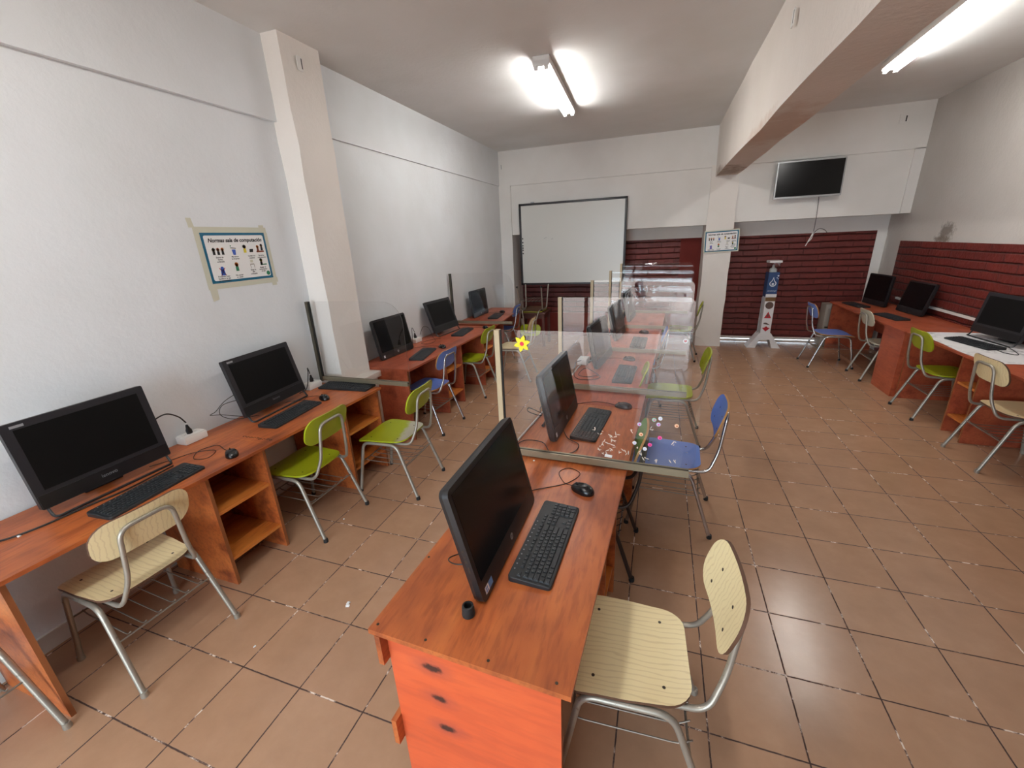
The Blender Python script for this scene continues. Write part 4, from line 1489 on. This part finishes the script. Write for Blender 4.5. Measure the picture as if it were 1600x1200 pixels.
    lay('crest', [('p_green', disc(U(.925), Z(.115), Hp * .05)), ], root, w3)
    caps = [(.195, .50, 'Entrar de\nforma\nordenada'), (.43, .50, 'Mantener\nla limpieza'), (.70, .50, 'Cuidar los\nequipos'), (.87, .50, 'Escuchar\ncon atención'),
            (.19, .115, 'Prohibido traer\nlíquidos a la sala\nde computación'), (.43, .115, 'No comer\nen clases'), (.675, .20, 'Dejar la\nsilla\nordenada'), (.85, .24, 'Apagar el\ncomputador\nal salir')]
    for u, v, tx in caps:
        text(tx, .0135 * Wp / .475, 'ink', root, pt(U(u), Z(v), .0026), right, up, 'caption', 'CENTER', 0, .0005, .0003)
    return root


notice('laminated classroom rules notice with a teal border, taped on the near white wall', (XL + .0015, 1.978, 1.618), (0, 1, 0), (0, 0, 1), .468, .311)
notice('smaller-looking classroom rules notice taped across the centre column', (.632, 7.372, 1.487), (1, -.01, .035), (-.035, 0, 1), .455, .293, tape=False)

# ------------------------------------------------------------------ whiteboard, television
wb = thing('whiteboard', 'large white board with a worn black frame on the back wall', 'whiteboard', (-1.453, 7.365, 1.70))
MB().box((0, 0, 0), (1.74, .014, 1.285)).build('writing_surface', 'wb', wb, smooth=False)
mb = MB()
for x in (-.883, .883):
    mb.rbox((x, -.004, 0), (.036, .030, 1.345), .003)
for z in (-.657, .657):
    mb.rbox((0, -.004, z), (1.80, .030, .034), .003)
mb.build('frame', 'frame_black', wb)
mb = MB()
for z in (1.815, 1.751, 1.698, 1.66, 1.622, 1.568):
    zz = z - 1.70
    mb.flat([(-.861, zz - .013), (-.841, zz - .013), (-.841, zz + .011), (-.861, zz + .011)], lambda u, v: (u, -.0078, v))
mb.build('printed_icons', 'ink', wb)
mb = MB()
for x, z, ln in ((-.47, .10, .05), (-.34, .085, .03), (-.36, -.27, .018), (-.60, -.28, .014)):
    mb.flat([(x, z), (x + ln, z + ln * .3), (x + ln, z + ln * .3 + .004), (x, z + .004)], lambda u, v: (u, -.0078, v))
mb.build('pen_marks', 'greytext', wb)
MB().rbox((-.66, -.004, .684), (.06, .02, .018), .003).build('mounting_clip', 'badge', wb)
MB().bx(-.9, .9, .006, .03, .2, .6).build('mounting_batten', 'frame_black', wb, smooth=False)

tv = thing('television', 'flat black television with a silver frame, mounted high on the back wall', 'television', (1.853, 7.315, 2.412))
fnt = tilted(0, -0.05)
mb = MB()
mb.prism(rrect(.80, .475, .008, 3), -.012, .030, lambda u, v, w_: fnt(u, w_, v))
mb.prism(rrect(.55, .30, .02, 3), .030, .055, lambda u, v, w_: fnt(u, w_, v - .03))
mb.build('frame', 'tv_frame', tv)
MB().prism([(-.385, -.213), (.385, -.213), (.385, .222), (-.385, .222)], -.0135, -.0122, lambda u, v, w_: fnt(u, w_, v)).build('screen', 'screen', tv, smooth=False)
MB().rbox((0, .072, 0), (.22, .05, .22), .004).build('wall_bracket', 'black', tv)
lead('dark lead hanging from the television down to a white tangle', [(2.02, 7.36, 2.18), (2.035, 7.37, 1.95), (2.035, 7.37, 1.80), (2.03, 7.36, 1.70)], None, .0035, 'cable', 'leads below the television')
tang = thing('cable_bundle', 'tangle of white cable ends dangling below the television', 'cable', (2.03, 7.35, 1.68))
MB().tube(spline([(0, 0, .04), (-.04, -.01, -.06), (-.075, -.01, -.15)], 6), .006, 8).build('cable_end', 'white_plastic', tang)
MB().tube(spline([(0, 0, .02), (-.02, -.02, -.05), (-.06, -.03, -.10)], 6), .005, 8).build('cable_end', 'white_plastic', tang)
MB().tube(spline([(-.02, 0, .01), (.05, -.01, .04), (.12, -.02, .03)], 6), .005, 8).build('cable_end', 'white_plastic', tang)
MB().tube(spline([(-.02, 0, 0), (.05, -.02, .075), (.12, -.02, .06), (.16, -.01, .02)], 6), .0035, 8).build('cable_end', 'cable', tang)

# ------------------------------------------------------------------ sanitiser stand
st = thing('sanitiser_stand', 'white and navy pedal hand sanitiser stand before the brick wall', 'dispenser', (1.625, 7.47, 0), 0.03)
mb = MB()
outl = [(-.235, 0), (-.115, 0), (-.072, .135), (.072, .135), (.115, 0), (.235, 0), (.082, .235), (-.082, .235)]
mb.prism(outl, -.10, .10, lambda u, v, w_: (u, w_, v))
mb.build('splayed_base', 'stand_white', st, smooth=False)
MB().bx(-.068, .068, -.09, .09, .235, .80).build('post', 'stand_white', st, smooth=False)
bxs = MB().bx(-.072, .072, -.095, .09, .80, 1.165).build('bottle_box', 'navy', st, smooth=False)
MB().bx(-.073, .073, -.097, -.095, .80, .845).build('white_band', 'stand_white', bxs, smooth=False)
MB().bx(-.069, .069, -.0915, -.09, .735, .795).build('brown_band', 'brown', st, smooth=False)
fz = -.0915
mb = MB().flat(disc(.0, .672, .055, 24), lambda u, v: (u, fz, v))
mb.build('round_symbol', 'darkprint', st)
mb = MB().flat([(-.05, .475), (.05, .475), (0, .575)], lambda u, v: (u, fz, v))
tri = mb.build('warning_triangle', 'crimson', st)
MB().flat([(-.008, .495), (.008, .495), (.010, .535), (-.010, .535)], lambda u, v: (u, fz - .0006, v)).build('triangle_mark', 'darkprint', tri)
mb = MB().flat([(-.045, .385), (.05, .365), (.03, .383), (-.01, .405), (-.04, .402)], lambda u, v: (u, fz, v))
mb.build('foot_symbol', 'darkprint', st)
mb = MB().flat([(-.055, .320), (-.02, .330), (.0, .350), (.02, .330), (.055, .320), (0, .265)], lambda u, v: (u, fz, v))
mb.build('down_arrow', 'crimson', st)
# drop symbol
mb = MB()


def drop(k):
    pts = []
    for i in range(24):
        a = PI / 2 + 2 * PI * i / 24
        pts.append((.047 * k * math.cos(a) * (1 if math.sin(a) < .2 else max(0.0, (1 - (math.sin(a) - .2) * 1.0))), 1.005 + .05 * k * math.sin(a) + (.045 * k * max(0, math.sin(a)) ** 4)))
    return pts


fd = -.0955
do, di = drop(1.0), drop(.74)
mb.poly([(u, fd, v) for u, v in do] + [(u, fd, v) for u, v in di], [[i, (i + 1) % 24, 24 + (i + 1) % 24, 24 + i] for i in range(24)])
mb.flat(disc(0, .995, .017, 8), lambda u, v: (u, fd, v))
mb.flat([(-.034, .985), (-.02, .965), (0, .958), (.02, .965), (.034, .985), (.02, .975), (0, .970), (-.02, .975)], lambda u, v: (u, fd, v))
for u, v, r in ((.058, 1.115, .012), (.045, 1.085, .007), (.062, 1.07, .006)):
    mb.flat(disc(u, v, r, 10), lambda a, b: (a, fd, b))
mb.build('drop_symbol', 'sticker_white', bxs)
text('alcohol gel', .027, 'sticker_white', bxs, (0, -.0952, .885), (1, 0, 0), (0, 0, 1), 'small_lettering', 'CENTER', .2, .0005)
MB().lathe([(.052, 1.165), (.052, 1.205), (.030, 1.225), (.018, 1.23), (.018, 1.262), (.010, 1.275)], (0, 0, 0), 18).build('bottle', 'bottle', st)
hd = MB()
hd.bx(-.072, -.069, -.09, .09, 1.165, 1.31)
hd.bx(.069, .072, -.09, .09, 1.165, 1.31)
hd.bx(-.072, .072, .087, .09, 1.165, 1.31)
hd.build('clear_hood', 'acrylic_box', st, smooth=False)
MB().bx(-.082, .082, -.105, .10, 1.305, 1.335).build('roof', 'stand_white', st, smooth=False)
MB().tube([(-.088, .02, .22), (-.084, .02, .78)], .008, 8).build('pedal_rod', 'badge', st)

# ------------------------------------------------------------------ ceiling lights


def batten(label, x0, y0, x1, y1, group='ceiling strip lights'):
    c = V(((x0 + x1) / 2, (y0 + y1) / 2, ZC))
    d = V((x1 - x0, y1 - y0, 0))
    Ld = d.length
    root = thing('ceiling_light', label, 'light', c, math.atan2(d.y, d.x), group)
    mb = MB()
    mb.rbox((0, 0, -.030), (Ld, .140, .058), .005)
    mb.build('housing', 'lamp_white', root)
    for s in (-1, 1):
        MB().tube([(-Ld / 2 + .03, s * .042, -.082), (Ld / 2 - .03, s * .042, -.082)], .0135, 14).build('fluorescent_tube', 'tube', root)
    for s in (-1, 1):
        e = MB()
        e.rbox((s * (Ld / 2 - .012), 0, -.052), (.024, .135, .045), .004)
        for q in (-1, 1):
            e.rbox((s * (Ld / 2 - .014), q * .042, -.082), (.030, .034, .034), .005)
        e.build('end_cap', 'lamp_white', root)
    return root


batten('lit double tube light above the middle of the room', -1.03, 3.95, -1.105, 5.47)
batten('lit double tube light beyond the beam, at the upper right', 1.86, 4.05, 1.91, 5.55)
batten('lit double tube light behind the viewer on the left half', -1.02, -0.55, -1.05, 0.95)

# ------------------------------------------------------------------ table cloth
rnd = random.Random(5)
cl = MB()
nx, ny = 22, 30
x0, x1, y0, y1 = 2.48, 3.085, 4.15, 5.33
P = []
for j in range(ny + 1):
    y = y0 + (y1 - y0) * j / ny
    for i in range(nx + 1):
        x = x0 + (x1 - x0) * i / nx
        zz = .7215 + .0012 * (math.sin(x * 17 + y * 9) * .5 + .5)
        if i == 0:
            x += .012 * math.sin(y * 8) + .01
        P.append((x, y, zz))
F = [[j * (nx + 1) + i, j * (nx + 1) + i + 1, (j + 1) * (nx + 1) + i + 1, (j + 1) * (nx + 1) + i] for j in range(ny) for i in range(nx)]
tag(cl.poly(P, F).build('table_cloth', 'cloth'), 'white cloth with a grey print spread on the desk by the brick wall', 'tablecloth')

# ------------------------------------------------------------------ back left corner: upturned chair on a dark table
tb = thing('side_table', 'low dark wooden table in the back left corner under the whiteboard', 'table', (-2.07, 7.15, 0))
MB().rbox((0, 0, .585), (.52, .46, .03), .004).build('tabletop', 'old_wood', tb)
MB().box((0, 0, .53), (.44, .38, .08)).build('apron', 'old_wood', tb, smooth=False)
for sx in (-1, 1):
    for sy_ in (-1, 1):
        MB().box((sx * .215, sy_ * .185, .2855), (.04, .04, .571)).build('leg', 'old_wood', tb, smooth=False)
o = dup(PROTO['green'])
tag(o, 'lime green chair turned upside down on the dark table below the whiteboard', 'chair', G_L)
o.rotation_euler = (PI, 0, PI)
o.location = (-2.06, 7.09, 0.601 + 0.4565)

# ------------------------------------------------------------------ small things
gb = thing('metal_box', 'narrow grey metal box on the floor behind the sideways blue chair', 'box', (2.53, 7.70, 0))
MB().rbox((0, 0, .335), (.19, .24, .65), .008).build('box_body', 'grey_box', gb)
MB().bx(-.075, .075, -.124, -.12, .40, .60).build('front_panel', 'grey_box', gb, smooth=False)
mb = MB()
for k in range(4):
    mb.bx(-.07, .07, -.1235, -.12, .18 + .04 * k, .20 + .04 * k)
mb.build('vent_slots', 'screw', gb, smooth=False)
MB().rbox((.02, -.125, .36), (.10, .012, .04), .003).build('handle', 'badge', gb)

cap = thing('rubber_cap', 'small black rubber chair-foot cap standing on the nearest middle desk', 'cap', (-.487, .868, .7202))
MB().lathe([(.0195, 0), (.0205, .006), (.019, .026), (.0175, .036), (.0125, .0365), (.012, .012)], (0, 0, 0), 20).build('cap_body', 'rubber', cap)
MB().lathe([(.0118, .0125), (.0118, .014)], (0, 0, 0), 16).build('cap_hollow', 'ink', cap)


def crumb(name, label, x, y, z, s, seed, n=3, m='paper', cat='scrap'):
    rnd = random.Random(seed)
    mb = MB()
    for q in range(n):
        bm = bmesh.new()
        bmesh.ops.create_icosphere(bm, subdivisions=1, radius=s)
        c = V((rnd.uniform(-s, s) * 1.2, rnd.uniform(-s, s) * 1.2, 0))
        bm.verts.index_update()
        P = [(c.x + v.co.x * rnd.uniform(.6, 1.2), c.y + v.co.y * rnd.uniform(.6, 1.2), max(0, v.co.z * rnd.uniform(.3, .8) + s * .3)) for v in bm.verts]
        mb.poly(P, [[v.index for v in f.verts] for f in bm.faces])
        bm.free()
    o = mb.build(name, m, None, (x, y, z), smooth=False)
    return tag(o, label, cat)


crumb('paper_scrap', 'crumpled white paper scrap on the floor tiles left of the nearest middle desk', -1.455, 1.321, .0005, .011, 1, 4)
crumb('paper_scrap', 'tiny white scrap on the floor by the first open shelf unit', -1.995, 1.915, .0005, .007, 2, 1)
crumb('paper_scrap', 'tiny pale crumb on the floor in front of the nearest left chair', -1.73, .985, .0005, .005, 3, 2)
crumb('paper_scrap', 'white crumb on the left desk below the largest screen', -2.457, .691, .7203, .008, 4, 1)
crumb('paper_scrap', 'small pale crumb on the middle desk against the channel of the nearest screen', -.555, 1.815, .7203, .006, 6, 1)
# marker scribble and glue line on the left desk
mb = MB()
rnd = random.Random(9)
p0 = V((-2.375, 1.664, .7205))
for k in range(9):
    x = -2.375 + .026 * k
    y = 1.668 + rnd.uniform(-.006, .006)
    wq = .010 if k else .016
    pts = [(x + rnd.uniform(-.004, .004) + wq * math.cos(a * PI / 4), y + .009 * math.sin(a * PI / 4)) for a in range(8)]
    inn = [(x + .45 * (p[0] - x), y + .45 * (p[1] - y)) for p in pts]
    o0 = V((-2.705, .505, 0))
    mb.poly([(p[0] - o0.x, p[1] - o0.y, .7203) for p in pts] + [(p[0] - o0.x, p[1] - o0.y, .7203) for p in inn], [[i, (i + 1) % 8, 8 + (i + 1) % 8, 8 + i] for i in range(8 if k % 3 else 6)])
mb.build('marker_scribble', 'ink', dA)
MB().poly([(p[0] + 2.705, p[1] - .505, .7202) for p in ((-2.46, 1.636), (-2.17, 1.622), (-2.17, 1.626), (-2.46, 1.640))], [[0, 1, 2, 3]]).build('glue_line', 'desk_pine', dA)


def wall_hole(label, c, n, wd=.05, hd=.09):
    """small blanked electrical box with a dark slot"""
    c, n = V(c), V(n).normalized()
    root = thing('electrical_box', label, 'socket', c)
    side = V((0, 0, 1)).cross(n)
    mb = MB()
    mb.prism([(p[0], p[1]) for p in rrect(wd, hd, .008, 3)], 0.0, .006, lambda u, v, w_: side * u + V((0, 0, v)) + n * w_)
    mb.build('cover', 'white_plastic', root)
    MB().prism([(wd * .25, -.03), (wd * .42, -.03), (wd * .42, .035), (wd * .25, .035)], .006, .0066, lambda u, v, w_: side * u + V((0, 0, v)) + n * w_).build('slot', 'ink', root)
    return root


wall_hole('small blanked electrical box at the top of the white left pillar', (-2.538, 2.906, 3.06), (1, 0, 0))
wall_hole('small blanked electrical box high on the side of the beam', (.655, 3.445, 2.97), (-1, 0, 0.0))
wall_hole('small blanked electrical box at the upper right of the back wall', (2.803, 7.40, 3.03), (0, -1, 0), .08, .11)
wall_hole('small blanked electrical box in the upper left corner of the back wall', (-2.665, 7.40, 2.97), (0, -1, 0), .04, .06)
